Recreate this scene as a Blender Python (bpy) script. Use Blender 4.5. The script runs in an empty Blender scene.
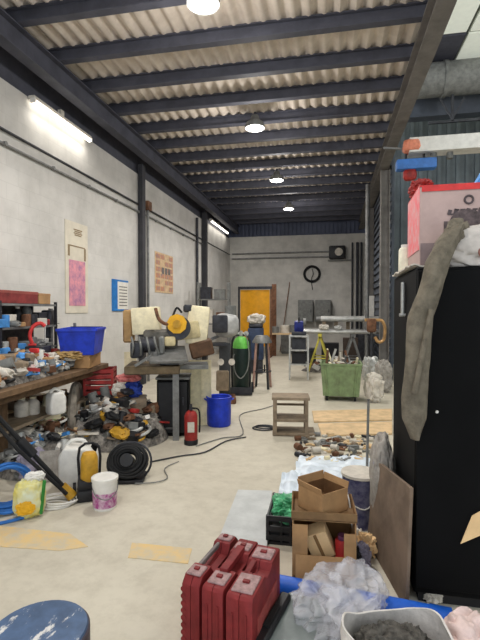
import bpy, bmesh, math, random
from mathutils import Vector, Matrix, Euler, noise
random.seed(7)
C = bpy.context.scene.collection
PI = math.pi
def R(d): return math.radians(d)

# ------------------------------------------------------------------ camera
CAM = Vector((0, 0, 1.6)); FPX = 450.0
EUL = Euler((R(90 - 1.27), 0, R(11.4)), 'XYZ')
CM = EUL.to_matrix()
cd = bpy.data.cameras.new('camera'); cam = bpy.data.objects.new('camera', cd)
cam.location = CAM; cam.rotation_euler = EUL
cd.sensor_fit = 'AUTO'; cd.sensor_width = 36; cd.lens = FPX / 640 * 36
cd.clip_start = 0.05; C.objects.link(cam); bpy.context.scene.camera = cam

def ray(px, py): return CM @ Vector(((px - 240) / FPX, (320 - py) / FPX, -1))
def at(px, py, z=0.0):
    d = ray(px, py); return CAM + d * ((z - CAM.z) / d.z)
def atY(px, py, y):
    d = ray(px, py); return CAM + d * (y / d.y)
def atX(px, py, x):
    d = ray(px, py); return CAM + d * (x / d.x)
def face(p): return math.atan2(-p[0], p[1])       # turn that shows a thing's front to a viewer at the origin
def dep(p): return (CM.transposed() @ (Vector(p) - CAM)).z * -1

# ------------------------------------------------------------------ materials
def lin(c): return tuple(((v / 255) / 12.92 if v / 255 <= .04045 else ((v / 255 + .055) / 1.055) ** 2.4) for v in c)
_M = {}
def mat(name, col, rough=.7, metal=0, var=.18, scale=9, bump=.0, col2=None, emit=0, alpha=1, trans=0, spec=.35):
    if name in _M: return _M[name]
    m = bpy.data.materials.new(name); m.use_nodes = True
    nt = m.node_tree; b = nt.nodes['Principled BSDF']
    l = lin(col)
    b.inputs['Roughness'].default_value = rough; b.inputs['Metallic'].default_value = metal
    b.inputs['Specular IOR Level'].default_value = spec
    tc = nt.nodes.new('ShaderNodeTexCoord'); nz = nt.nodes.new('ShaderNodeTexNoise')
    nz.inputs['Scale'].default_value = scale; nz.inputs['Detail'].default_value = 6; nz.inputs['Roughness'].default_value = .65
    nt.links.new(tc.outputs['Object'], nz.inputs['Vector'])
    rp = nt.nodes.new('ShaderNodeValToRGB')
    a = lin(col2) if col2 else tuple(v * (1 - var * 1.6) for v in l)
    bb = tuple(min(1, v * (1 + var * .5)) for v in l)
    rp.color_ramp.elements[0].position = .3; rp.color_ramp.elements[1].position = .62
    rp.color_ramp.elements[0].color = (*a, 1); rp.color_ramp.elements[1].color = (*bb, 1)
    nt.links.new(nz.outputs['Fac'], rp.inputs['Fac']); nt.links.new(rp.outputs['Color'], b.inputs['Base Color'])
    if bump:
        bp = nt.nodes.new('ShaderNodeBump'); bp.inputs['Strength'].default_value = bump; bp.inputs['Distance'].default_value = .02
        nt.links.new(nz.outputs['Fac'], bp.inputs['Height']); nt.links.new(bp.outputs['Normal'], b.inputs['Normal'])
    if emit:
        b.inputs['Emission Color'].default_value = (*l, 1); b.inputs['Emission Strength'].default_value = emit
    if trans: b.inputs['Transmission Weight'].default_value = trans
    if alpha < 1: b.inputs['Alpha'].default_value = alpha
    _M[name] = m; return m

black = mat('black_paint', (11, 11, 12), .75, var=.2, scale=3, spec=.12)
blackp = mat('black_plastic', (30, 30, 33), .5, var=.25)
darkm = mat('dark_steel', (62, 63, 68), .5, .5, .3)
greym = mat('grey_steel', (128, 128, 126), .5, .35, .25)
lightm = mat('bright_steel', (186, 186, 182), .42, .4, .2)
greyp = mat('grey_paint', (118, 119, 116), .6, 0, .25)
white = mat('white_plastic', (222, 219, 212), .5, 0, .1)
offw = mat('dusty_white', (205, 198, 186), .75, 0, .2)
cream = mat('cream_paint', (232, 221, 186), .6, 0, .16)
beige = mat('beige_paint', (201, 186, 143), .55, 0, .2)
redp = mat('red_paint', (158, 46, 42), .5, 0, .3)
redc = mat('red_case_plastic', (124, 40, 41), .6, 0, .25, 10, spec=.25)
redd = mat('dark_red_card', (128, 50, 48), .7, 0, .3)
redb = mat('bright_red', (200, 52, 50), .5, 0, .2)
pinkr = mat('pink_red_print', (214, 96, 104), .7, 0, .3, 14, col2=(205, 170, 168))
blue = mat('blue_plastic', (34, 62, 190), .45, 0, .25)
blued = mat('dark_blue_plastic', (34, 46, 120), .5, 0, .35)
bluel = mat('light_blue', (74, 140, 205), .5, 0, .3)
bluep = mat('blue_pipe_plastic', (26, 92, 196), .45, 0, .15)
green = mat('bottle_green', (112, 200, 86), .45, 0, .15)
greenb = mat('bin_green', (122, 142, 100), .7, 0, .3, 7, col2=(104, 114, 84))
greenf = mat('green_film', (92, 186, 132), .4, 0, .35)
gbody = mat('dark_green_cylinder', (24, 42, 38), .5, 0, .25)
yellow = mat('machine_yellow', (228, 172, 32), .5, 0, .15)
yellowd = mat('ochre_yellow', (192, 146, 44), .55, 0, .25)
orange = mat('orange_curtain', (216, 152, 22), .55, 0, .15, 3)
wood = mat('bench_wood', (112, 88, 64), .75, 0, .35, 6, .2)
woodl = mat('pale_board', (214, 184, 142), .75, 0, .18, 5)
woodg = mat('grey_brown_wood', (140, 124, 104), .8, 0, .25, 7)
ply = mat('weathered_plywood', (122, 104, 88), .8, 0, .28, 4, .15)
card = mat('cardboard', (172, 134, 92), .85, 0, .16, 6)
cardl = mat('pale_cardboard', (232, 196, 146), .85, 0, .12, 6)
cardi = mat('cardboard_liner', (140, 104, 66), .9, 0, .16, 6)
clothg = mat('olive_grey_cloth', (112, 104, 90), .95, 0, .28, 14, .5)
clothp = mat('mauve_grey_cloth', (150, 144, 160), .95, 0, .25, 14, .4)
clotht = mat('tan_cloth', (172, 142, 92), .95, 0, .28, 14, .4)
sackm = mat('white_woven_sack', (208, 202, 196), .8, 0, .14, 20, .3)
sackg = mat('grey_sack', (164, 158, 150), .85, 0, .25, 14, .4)
pinks = mat('pinkish_sack', (222, 198, 192), .8, 0, .15, 14, .3)
scrapm = mat('dark_scrap', (92, 88, 82), .7, .3, .5, 30, .6)
brass = mat('brass_tube', (186, 146, 98), .4, .5, .25)
rust = mat('rusty_steel', (120, 84, 62), .75, .2, .4)
rubber = mat('black_rubber', (26, 26, 27), .75, 0, .25)
dusty = mat('dusty_grey_wheel', (146, 138, 126), .85, 0, .3, 8, .3)
purple = mat('purple_print', (150, 62, 122), .6, 0, .3, 24, col2=(220, 205, 210))
slabm = mat('pale_grey_board', (196, 198, 196), .7, 0, .12, 5)
skin_or = mat('salmon_orange', (214, 132, 104), .55, 0, .25)
film = mat('clear_film', (224, 224, 230), .2, 0, .06, 14, .9, alpha=.36, spec=.9)
sheetw = mat('blue_white_film', (218, 228, 238), .35, 0, .12, 8, .5)
paper = mat('paper', (226, 222, 212), .85, 0, .08)
paperink = mat('grey_print', (110, 106, 104), .85, 0, .1)

# ------------------------------------------------------------------ mesh builder
class MB:
    def __init__(s): s.bm = bmesh.new()
    def _xf(s, vs, M): bmesh.ops.transform(s.bm, matrix=M, verts=vs)
    def box(s, c, d, rot=(0, 0, 0), bev=0.0, seg=1):
        g = bmesh.ops.create_cube(s.bm, size=1); vs = g['verts']
        bmesh.ops.scale(s.bm, vec=Vector(d), verts=vs)
        if bev:
            es = list({e for v in vs for e in v.link_edges})
            r = bmesh.ops.bevel(s.bm, geom=es, offset=min(bev, min(d) * .45), segments=seg, profile=.6, affect='EDGES', clamp_overlap=True)
            vs = list({v for f in r['faces'] for v in f.verts} | {v for v in vs if v.is_valid})
            vs = list({w for v in vs for f in v.link_faces for w in f.verts})
        s._xf(vs, Matrix.Translation(Vector(c)) @ Euler(rot).to_matrix().to_4x4()); return s
    def bar(s, p0, p1, w, h=None, roll=0, bev=0):
        p0, p1 = Vector(p0), Vector(p1); d = p1 - p0; h = h or w
        q = d.to_track_quat('Y', 'Z')
        e = (q.to_matrix() @ Euler((0, roll, 0)).to_matrix()).to_euler()
        return s.box((p0 + p1) / 2, (w, d.length, h), e, bev)
    def cyl(s, p0, p1, r0, r1=None, seg=18):
        p0, p1 = Vector(p0), Vector(p1); d = p1 - p0; r1 = r0 if r1 is None else r1
        g = bmesh.ops.create_cone(s.bm, cap_ends=True, segments=seg, radius1=r0, radius2=r1, depth=d.length)
        s._xf(g['verts'], Matrix.Translation((p0 + p1) / 2) @ d.to_track_quat('Z', 'Y').to_matrix().to_4x4()); return s
    def lathe(s, prof, c=(0, 0, 0), seg=24, rot=(0, 0, 0)):
        M = Matrix.Translation(Vector(c)) @ Euler(rot).to_matrix().to_4x4(); rings = []
        for r, z in prof:
            if r < 1e-5: rings.append([s.bm.verts.new(M @ Vector((0, 0, z)))])
            else: rings.append([s.bm.verts.new(M @ Vector((r * math.cos(2 * PI * k / seg), r * math.sin(2 * PI * k / seg), z))) for k in range(seg)])
        for a, b in zip(rings, rings[1:]):
            for k in range(seg):
                k2 = (k + 1) % seg
                f = [a[k % len(a)], a[k2 % len(a)], b[k2 % len(b)], b[k % len(b)]]
                f2 = []
                for v in f:
                    if v not in f2: f2.append(v)
                if len(f2) > 2:
                    try: s.bm.faces.new(f2)
                    except ValueError: pass
        for rg in (rings[0], rings[-1]):
            if len(rg) > 2:
                try: s.bm.faces.new(rg)
                except ValueError: pass
        return s
    def tube(s, pts, r, seg=7, closed=False, sub=4):
        P = [Vector(p) for p in pts]; n = len(P)
        if sub > 1:
            Q = []; rng = n if closed else n - 1
            for i in range(rng):
                p0, p1, p2, p3 = (P[(i - 1) % n] if closed or i else P[0]), P[i % n], P[(i + 1) % n], (P[(i + 2) % n] if closed or i + 2 < n else P[n - 1])
                for k in range(sub):
                    t = k / sub
                    Q.append(.5 * ((2 * p1) + (-p0 + p2) * t + (2 * p0 - 5 * p1 + 4 * p2 - p3) * t * t + (-p0 + 3 * p1 - 3 * p2 + p3) * t ** 3))
            if not closed: Q.append(P[-1])
            P = Q
        n = len(P); up = Vector((.13, .21, 1)); rings = []
        for i, p in enumerate(P):
            a = P[(i - 1) % n] if closed or i else P[0]; b = P[(i + 1) % n] if closed or i < n - 1 else P[-1]
            t = (b - a).normalized() if (b - a).length > 1e-9 else Vector((0, 0, 1))
            u = up - t * up.dot(t)
            if u.length < 1e-4: u = t.orthogonal()
            u.normalize(); up = u; v = t.cross(u)
            rings.append([s.bm.verts.new(p + (u * math.cos(2 * PI * k / seg) + v * math.sin(2 * PI * k / seg)) * r) for k in range(seg)])
        for i in range(n if closed else n - 1):
            a, b = rings[i], rings[(i + 1) % n]
            for k in range(seg): s.bm.faces.new((a[k], a[(k + 1) % seg], b[(k + 1) % seg], b[k]))
        if not closed: s.bm.faces.new(rings[0][::-1]); s.bm.faces.new(rings[-1])
        return s
    def torus(s, c, R_, r, rot=(0, 0, 0), seg=24, sx=1.0):
        M = Matrix.Translation(Vector(c)) @ Euler(rot).to_matrix().to_4x4()
        return s.tube([M @ Vector((R_ * sx * math.cos(2 * PI * k / seg), R_ * math.sin(2 * PI * k / seg), 0)) for k in range(seg)], r, 8, True, 1)
    def prism(s, poly, d, M=None):          # poly in local YZ, extruded along X from -d/2 to d/2
        M = M or Matrix()
        a = [s.bm.verts.new(M @ Vector((-d / 2, y, z))) for y, z in poly]; b = [s.bm.verts.new(M @ Vector((d / 2, y, z))) for y, z in poly]
        s.bm.faces.new(a[::-1]); s.bm.faces.new(b); n = len(poly)
        for i in range(n): s.bm.faces.new((a[i], a[(i + 1) % n], b[(i + 1) % n], b[i]))
        return s
    def blob(s, c, d, amp=.15, freq=2.2, seed=0, rot=(0, 0, 0), sub=5, pw=.75, flat=True, crease=.0):
        g = bmesh.ops.create_icosphere(s.bm, subdivisions=sub, radius=1); vs = g['verts']
        M = Matrix.Translation(Vector(c)) @ Euler(rot).to_matrix().to_4x4(); off = Vector((seed * 3.17, seed * 1.3, seed * 2.7))
        for v in vs:
            p = v.co.normalized()
            q = Vector([math.copysign(abs(t) ** pw, t) for t in p])
            k = 1 + amp * noise.noise(p * freq + off) + amp * .5 * noise.noise(p * freq * 2.3 + off)
            if crease: k -= crease * (abs(noise.noise(p * freq * 1.1 + off)) * .9 + abs(noise.noise(p * freq * 2.2 + off)) * .45) - crease * .25
            q = Vector((q.x * d[0] / 2, q.y * d[1] / 2, q.z * d[2] / 2)) * k
            if flat and q.z < -d[2] * .5: q.z = -d[2] * .5
            v.co = M @ q
        return s
    def sheet(s, fn, nu, nv, th=.004):
        top = [[s.bm.verts.new(Vector(fn(i / nu, j / nv))) for j in range(nv + 1)] for i in range(nu + 1)]
        fs = [s.bm.faces.new((top[i][j], top[i + 1][j], top[i + 1][j + 1], top[i][j + 1])) for i in range(nu) for j in range(nv)]
        if th:
            s.bm.normal_update(); bmesh.ops.solidify(s.bm, geom=fs, thickness=th)
        return s
    def build(s, name, m, parent=None, smooth=True, loc=(0, 0, 0), rotz=0):
        bmesh.ops.recalc_face_normals(s.bm, faces=s.bm.faces)
        me = bpy.data.meshes.new(name); s.bm.to_mesh(me); s.bm.free()
        me.materials.append(m)
        if smooth:
            me.polygons.foreach_set('use_smooth', [True] * len(me.polygons))
            try: me.set_sharp_from_angle(angle=R(44))
            except Exception: pass
        o = bpy.data.objects.new(name, me); C.objects.link(o)
        o.location = loc; o.rotation_euler = (0, 0, rotz)
        if parent: o.parent = parent
        return o

def tag(o, label, cat, group=None, kind=None):
    o['label'] = label; o['category'] = cat
    if group: o['group'] = group
    if kind: o['kind'] = kind
    return o
def thing(name, label, cat, loc=(0, 0, 0), rotz=0, group=None):
    o = bpy.data.objects.new(name, None); C.objects.link(o); o.empty_display_size = .05
    o.location = loc; o.rotation_euler = (0, 0, rotz)
    return tag(o, label, cat, group)
def dup(root, loc, rotz, label=None):
    r = root.copy(); C.objects.link(r); r.location = loc
    r.rotation_euler = rotz if isinstance(rotz, (tuple, list)) else (root.rotation_euler.x, root.rotation_euler.y, rotz)
    if label: r['label'] = label
    for ch in list(root.children):
        c = ch.copy(); C.objects.link(c); c.parent = r
        for g in list(ch.children):
            d = g.copy(); C.objects.link(d); d.parent = c
    return r
def struct(name, mb, m, smooth=False, parent=None):
    o = mb.build(name, m, parent, smooth)
    if not parent: o['kind'] = 'structure'
    return o
def one(name, mb, m, label, cat, loc=(0, 0, 0), rotz=0, group=None, smooth=True):
    return tag(mb.build(name, m, None, smooth, loc, rotz), label, cat, group)

# ------------------------------------------------------------------ setting
LX, RX, BY, FY = -4.05, 1.22, 18.0, -1.6
def wall_mat(name, c1, c2, mortar, axis):
    m = mat(name, c1, .85, 0, .1, 1.4, .05, col2=c2)
    nt = m.node_tree; b = nt.nodes['Principled BSDF']; rp = [n for n in nt.nodes if n.type == 'VALTORGB'][0]
    tc = [n for n in nt.nodes if n.type == 'TEX_COORD'][0]
    sp = nt.nodes.new('ShaderNodeSeparateXYZ'); cb = nt.nodes.new('ShaderNodeCombineXYZ')
    nt.links.new(tc.outputs['Object'], sp.inputs[0]); nt.links.new(sp.outputs[axis], cb.inputs[0]); nt.links.new(sp.outputs['Z'], cb.inputs[1])
    br = nt.nodes.new('ShaderNodeTexBrick'); br.inputs['Scale'].default_value = 1
    br.inputs['Brick Width'].default_value = .44; br.inputs['Row Height'].default_value = .215; br.inputs['Mortar Size'].default_value = .008; br.inputs['Mortar Smooth'].default_value = .6
    br.inputs['Color1'].default_value = (1, 1, 1, 1); br.inputs['Color2'].default_value = (.95, .95, .95, 1); br.inputs['Mortar'].default_value = (mortar, mortar, mortar, 1)
    nt.links.new(cb.outputs[0], br.inputs['Vector'])
    mx = nt.nodes.new('ShaderNodeMix'); mx.data_type = 'RGBA'; mx.blend_type = 'MULTIPLY'; mx.inputs[0].default_value = 1
    nt.links.new(rp.outputs['Color'], mx.inputs[6]); nt.links.new(br.outputs['Color'], mx.inputs[7]); nt.links.new(mx.outputs[2], b.inputs['Base Color'])
    bp = nt.nodes.new('ShaderNodeBump'); bp.inputs['Strength'].default_value = .15; bp.inputs['Distance'].default_value = .004
    nt.links.new(br.outputs['Fac'], bp.inputs['Height']); bp.invert = True
    nt.links.new(bp.outputs['Normal'], b.inputs['Normal']); return m
wl = wall_mat('painted_block', (207, 204, 198), (186, 183, 177), .92, 'Y')
wb = wall_mat('painted_block_back', (198, 195, 188), (168, 165, 160), .92, 'X')

# concrete floor
fm = mat('concrete_floor', (200, 193, 176), .75, 0, .06, 1.1, .04, col2=(187, 179, 162))
nt = fm.node_tree; rp = [n for n in nt.nodes if n.type == 'VALTORGB'][0]; tc = [n for n in nt.nodes if n.type == 'TEX_COORD'][0]
n2 = nt.nodes.new('ShaderNodeTexNoise'); n2.inputs['Scale'].default_value = 7; n2.inputs['Detail'].default_value = 9; n2.inputs['Roughness'].default_value = .75
r2 = nt.nodes.new('ShaderNodeValToRGB'); r2.color_ramp.elements[0].position = .36; r2.color_ramp.elements[1].position = .55
r2.color_ramp.elements[0].color = (.88, .87, .86, 1); r2.color_ramp.elements[1].color = (1, 1, 1, 1)
mx = nt.nodes.new('ShaderNodeMix'); mx.data_type = 'RGBA'; mx.blend_type = 'MULTIPLY'; mx.inputs[0].default_value = 1
nt.links.new(tc.outputs['Object'], n2.inputs['Vector']); nt.links.new(n2.outputs['Fac'], r2.inputs['Fac'])
nt.links.new(rp.outputs['Color'], mx.inputs[6]); nt.links.new(r2.outputs['Color'], mx.inputs[7]); nt.links.new(mx.outputs[2], nt.nodes['Principled BSDF'].inputs['Base Color'])
struct('floor', MB().box(((LX + 8) / 2, (BY + FY) / 2, -.05), (8 - LX + .6, BY - FY + .6, .1)), fm)
struct('wall_left', MB().box((LX - .1, (BY + FY) / 2, 2.25), (.2, BY - FY, 4.5)), wl)
struct('wall_back', MB().box(((LX + RX) / 2, BY + .1, 2.28), (RX - LX + .4, .2, 4.56)), wb)

navy = mat('dark_beam_paint', (74, 75, 85), .65, 0, .2, 4)
navy2 = mat('dark_column_paint', (58, 58, 62), .65, 0, .2, 4)
ribm = mat('dark_blue_cladding', (74, 80, 100), .6, 0, .2, 2)
ribr = mat('blue_grey_cladding', (78, 84, 94), .6, 0, .25, 2)
greyb = mat('grey_beam_paint', (116, 112, 108), .65, 0, .2, 4)
tan_s = mat('fibre_cement_sheet', (214, 203, 190), .85, 0, .1, 2.5, col2=(190, 178, 165))
# ribbed strips above the walls, up to the roof
mb = MB()
for k in range(int((RX - LX) / .16)): mb.box((LX + .08 + k * .16, BY + .04, 4.87), (.1, .06, .62))
mb.box(((LX + RX) / 2, BY + .12, 4.87), (RX - LX + .4, .1, .62)); struct('trim_1', mb, ribm)
struct('trim_2', MB().box((LX - .1, (BY + FY) / 2, 4.87), (.12, BY - FY, .74)), navy)
# corrugated roof
mb = MB(); n = 36 * 6; pit = .185
def roofz(x): return 5.2 + 0.032 * math.cos(2 * PI * x / pit)
x0, x1 = LX - .15, RX + .1; nu = int((x1 - x0) / pit * 8)
mb.sheet(lambda u, v: (x0 + (x1 - x0) * u, FY + (BY + .2 - FY) * v, roofz(x0 + (x1 - x0) * u)), nu, 2, .012)
struct('ceiling', mb, tan_s, True)
# rafters
def ibeam(p0, p1, w, h, t=.018):
    mb = MB(); p0, p1 = Vector(p0), Vector(p1); d = (p1 - p0); L = d.length; c = (p0 + p1) / 2; rz = math.atan2(-d.x, d.y)
    for dz in (-h / 2 + t / 2, h / 2 - t / 2): mb.box(c + Vector((0, 0, dz)), (w, L, t), (0, 0, rz))
    mb.box(c, (t, L, h - 2 * t), (0, 0, rz)); return mb
tn = 3; y = 4.80 - .84 * 7
while y < BY - .2:
    mb = ibeam((LX + .05, y, 5.08), (RX - .02, y, 5.08), .11, .18); struct('trim_%d' % tn, mb, navy); tn += 1; y += .84
struct('trim_%d' % tn, ibeam((-3.72, FY, 4.84), (-3.72, BY - .02, 4.84), .17, .30), navy); tn += 1
struct('trim_%d' % tn, ibeam((1.13, FY, 4.85), (1.13, BY - .02, 4.85), .2, .29), greyb); tn += 1
# columns
for yy, w in ((9.1, .16), (13.95, .22)):
    mb = MB(); mb.box((LX + .02 + w / 2 * .6, yy, 2.35), (w * .6, w, 4.7)); struct('trim_%d' % tn, mb, navy2); tn += 1
for yy in (10.5, 14.3):
    mb = MB()
    for dx in (-.09, .09): mb.box((1.17 + dx, yy, 2.35), (.015, .2, 4.7))
    mb.box((1.17, yy, 2.35), (.17, .012, 4.7)); struct('trim_%d' % tn, mb, greyb); tn += 1
# ribbed side wall between the far right columns
mb = MB(); mb.box((1.36, (10.65 + BY) / 2, 2.6), (.06, BY - 10.65, 5.2))
for k in range(25): mb.box((1.31, (10.65 + BY) / 2, .1 + k * .2), (.06, BY - 10.65, .09))
struct('wall_right', mb, ribr)
# right hall
hallw = mat('hall_cladding', (104, 112, 116), .7, 0, .2, 1.5)
hallp = mat('hall_roof_lining', (176, 182, 172), .75, 0, .08, 2)
mb = MB()
mb.box((4.7, 14.1, 3.6), (6.6, .2, 7.2))
for k in range(26): mb.box((1.55 + k * .25, 13.97, 3.6), (.1, .06, 7.2))
struct('wall_hall_back', mb, hallw)
struct('wall_hall_right', MB().box((8.1, (14 + FY) / 2, 3.6), (.2, 14 - FY + .4, 7.2)), hallw)
mb = MB()
for i in range(5):
    for j in range(7): mb.box((1.95 + i * 1.42, FY + 1.0 + j * 2.32, 7.2), (1.38, 2.28, .06))
mb.box((4.7, (14 + FY) / 2, 7.27), (7.0, 14 - FY + .4, .06))
struct('ceiling_hall', mb, hallp)
rl = mat('rooflight_panel', (204, 208, 196), .6, emit=.42, var=.05)
wn = 1
for i in range(5):
    for j in range(7):
        if (i, j) in ((0, 5), (1, 0), (4, 1)): continue
        struct('window_%d' % wn, MB().box((1.95 + i * 1.42, FY + 1.0 + j * 2.32, 7.155), (1.34, 2.24, .03)), rl); wn += 1
struct('trim_%d' % tn, MB().box((1.95, FY + 1 + 5 * 2.32, 7.15), (1.38, 2.28, .05)), navy); tn += 1
struct('trim_%d' % tn, MB().box((4.7, 11.6, 6.45), (6.6, .3, .5)), ribr); tn += 1
p = atY(450, 92, 9.2)
one('air_duct', MB().cyl((1.7, 10.8, 6.72), (7.8, 10.8, 6.72), .36, seg=24).cyl((4.0, 10.8, 6.72), (4.08, 10.8, 6.72), .39).cyl((2.4, 10.8, 6.72), (2.48, 10.8, 6.72), .39), greyp,
    'large grey round air duct under the roof of the right hall', 'air duct')
br = thing('roof_bracket', 'dark triangular steel bracket hanging below the grey duct', 'bracket', (2.62, 10.8, 6.28))
MB().bar((-.25, 0, 0), (0, 0, -.45), .035).bar((.25, 0, 0), (0, 0, -.45), .035).bar((0, 0, .1), (0, 0, -.5), .05).bar((-.5, 0, -.5), (1.1, 0, -.5), .05).build('strut', darkm, br)

# floor markings (worn yellow line)
ym = mat('worn_yellow_line', (216, 186, 130), .8, 0, .03, 8, col2=(190, 183, 166))
def quad(ps, m, name):
    mb = MB(); a = [mb.bm.verts.new((p.x, p.y, .004)) for p in ps]; b = [mb.bm.verts.new((p.x, p.y, -.002)) for p in ps]; n = len(a)
    mb.bm.faces.new(a); mb.bm.faces.new(b[::-1])
    for i in range(n): mb.bm.faces.new((a[i], a[(i + 1) % n], b[(i + 1) % n], b[i]))
    struct(name, mb, m)
quad([at(-30, 523), at(70, 534), at(88, 547), at(60, 551), at(-30, 545)], ym, 'trim_%d' % tn); tn += 1
quad([at(132, 543), at(192, 549), at(188, 564), at(128, 558)], ym, 'trim_%d' % tn); tn += 1

# ------------------------------------------------------------------ lamps
em = mat('lamp_lens', (255, 252, 246), .4, emit=22, var=0)
tubem = mat('fluorescent_tube', (255, 250, 240), .4, emit=5, var=0)
def point(loc, e, r=.12, col=(1, .97, .94), spot=False):
    l = bpy.data.lights.new('lamp_light', 'SPOT' if spot else 'POINT'); l.energy = e; l.shadow_soft_size = r; l.color = col
    if spot: l.spot_size = R(165); l.spot_blend = .6
    o = bpy.data.objects.new('lamp_light', l); o.location = loc; C.objects.link(o); return o
LABS = ['nearest round ceiling lamp, cut by the top of the photo', 'second ceiling lamp from the front, below the mid rafters', 'third ceiling lamp from the front, small and white', 'farthest small white ceiling lamp in the dark end of the roof']
def highbay():
    t = thing('ceiling_lamp', LABS[0], 'ceiling lamp', (-1.3, 4.53, 4.74), 0, 'round lamps along the roof')
    MB().lathe([(.17, 0), (.175, .02), (.15, .09), (.08, .15), (.06, .22), (0, .22)]).build('lamp_shade', greyp, t)
    MB().lathe([(0, -.012), (.14, -.006), (.155, .004), (.15, .012), (0, .012)]).build('lens', em, t)
    MB().cyl((0, 0, .2), (0, 0, .28), .02).build('hanger', darkm, t); return t
hb = highbay()
for i, yy in enumerate((4.53, 7.75, 10.95, 14.1)):
    if i: dup(hb, (-1.3, yy, 4.74), 0, LABS[i])
for yy in (1.3, 4.53, 7.75, 10.95, 14.1):
    point((-1.3, yy, 4.58), 42); point((-1.3, yy, 4.66), 165, spot=True)
for yy in (2.5, 7.5):  # unseen fill lights added to brighten the right hall, no fittings
    l = bpy.data.lights.new('hall_fill_light', 'POINT'); l.energy = 160; l.shadow_soft_size = .3; l.color = (1, .97, .92)
    o = bpy.data.objects.new('hall_fill_light', l); o.location = (5.2, yy, 5.4); C.objects.link(o)
def fluo(y0, y1, z, label):
    t = thing('fluorescent_lamp', label, 'strip lamp', (LX + .092, (y0 + y1) / 2, z), 0, 'strip lamps on the left wall')
    L = y1 - y0
    MB().box((-.02, 0, .03), (.1, L, .05), bev=.01).box((-.06, 0, .1), (.06, .08, .14)).build('housing', offw, t)
    MB().cyl((.0, -L / 2 + .03, -.02), (.0, L / 2 - .03, -.02), .028).build('tube', tubem, t)
    for s in (-1, 1): MB().box((0, s * (L / 2 - .015), -.01), (.07, .03, .06)).build('end_cap', white, t)
    l = bpy.data.lights.new('tube_light', 'AREA'); l.shape = 'RECTANGLE'; l.size = .08; l.size_y = L - .1; l.energy = 7; l.color = (1, .96, .88)
    o = bpy.data.objects.new('tube_light', l); o.location = (LX + .15, (y0 + y1) / 2, z - .07); o.rotation_euler = (0, R(-12), 0); C.objects.link(o)
a = atX(33, 101, LX + .1); b = atX(91, 138, LX + .1)
fluo(a.y, b.y, (a.z + b.z) / 2, 'bright strip lamp high on the left wall near the camera')
a = atX(211, 221, LX + .1); b = atX(228, 232, LX + .1)
fluo(a.y, b.y, (a.z + b.z) / 2, 'small bright strip lamp at far end of the left wall')

# ------------------------------------------------------------------ left wall fittings
one('conduit_pipe', MB().tube([(LX + .03, 1.5, 3.86), (LX + .03, 17.8, 3.84)], .02, sub=1), darkm, 'upper of two long dark conduits along the left wall', 'conduit')
mb = MB().tube([(LX + .03, 1.5, 3.66), (LX + .03, 8.9, 3.70), (LX + .03, 14, 3.70)], .02, sub=1)
for yy in range(3, 14): mb.cyl((LX + .002, yy, 3.69), (LX + .055, yy, 3.69), .028)
one('conduit_pipe', mb, greym, 'lower clipped grey conduit along the left wall', 'conduit')
p = atX(146, 205, LX + .05); 
t = thing('drop_conduit', 'vertical grey conduit with square junction box beside dark column', 'conduit', (LX + .05, p.y + .1, 0))
MB().cyl((0, 0, 0), (0, 0, p.z), .028).build('pipe', greym, t); MB().box((.01, 0, p.z), (.1, .2, .2), bev=.01).build('junction_box', rust, t)
one('drop_conduit', MB().cyl((0, 0, 0), (0, 0, 4.4), .04), darkm, 'vertical dark pipe just in front of the far dark column', 'conduit', (LX + .06, 13.2, 0))
def on_wall(name, label, cat, x0, y0, x1, y1):      # a frame on the left wall between two picture columns
    a = atX(x0, y0, LX + .01); b = atX(x1, y1, LX + .01)
    za = atX((x0 + x1) / 2, y0, LX).z; zb = atX((x0 + x1) / 2, y1, LX).z
    t = thing(name, label, cat, (LX + (.011 if name == 'notice_board' else .007), (a.y + b.y) / 2, zb)); return t, b.y - a.y, za - zb
pm = mat('pink_poster_print', (220, 150, 158), .8, 0, .1, 7, col2=(150, 112, 150))
t, w, h = on_wall('wall_calendar', 'tall pale poster with pink and mauve picture on left wall', 'poster', 65, 223, 88, 313)
MB().box((0, 0, h / 2), (.012, w, h)).build('sheet', mat('aged_paper', (214, 206, 188), .85, 0, .1, 3), t)
MB().box((.009, .0, h * .33), (.006, w * .72, h * .5)).build('picture', pm, t)
mb = MB()
for k in range(4): mb.box((.008, .03, h * (.86 + .02 * k)), (.004, w * (.3 + .08 * (k % 2)), .018))
mb.box((.008, -w * .36, h * .68), (.004, .05, h * .12)); mb.box((.008, w * .36, h * .66), (.004, .05, h * .14)); mb.box((.008, 0, h * .735), (.004, w * .7, .02))
mb.build('print', mat('brown_print', (142, 122, 92), .85), t)
t, w, h = on_wall('notice_board', 'blue framed white notice on left wall behind the machine', 'notice board', 112, 280, 128, 311)
MB().box((0, 0, h / 2), (.02, w, h)).build('panel', mat('notice_blue', (40, 118, 190), .5), t)
MB().box((.012, w * .14, h / 2), (.006, w * .68, h * .88)).build('sheet', paper, t)
mb = MB()
for k in range(7): mb.box((.0165, w * .14, h * (.18 + .1 * k)), (.003, w * .5, .018))
mb.build('print', paperink, t)
t, w, h = on_wall('wall_poster', 'orange and grey mottled poster on left wall beyond the column', 'poster', 155, 254, 173, 293)
MB().box((0, 0, h / 2), (.012, w, h)).build('sheet', mat('tan_paper', (206, 178, 142), .85), t)
mb = MB(); random.seed(3)
for i in range(4):
    for j in range(6):
        if random.random() < .8: mb.box((.008, w * (-.36 + .24 * i), h * (.1 + .16 * j)), (.004, w * .2, h * .11))
mb.build('picture', mat('orange_print', (196, 134, 92), .8, 0, .1, 12, col2=(128, 128, 140)), t)
mb = MB()
for k in range(3): mb.box((.012, -w * .1 + k * w * .18, h * .56), (.004, w * .12, h * .16))
mb.build('print', paperink, t)

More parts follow.
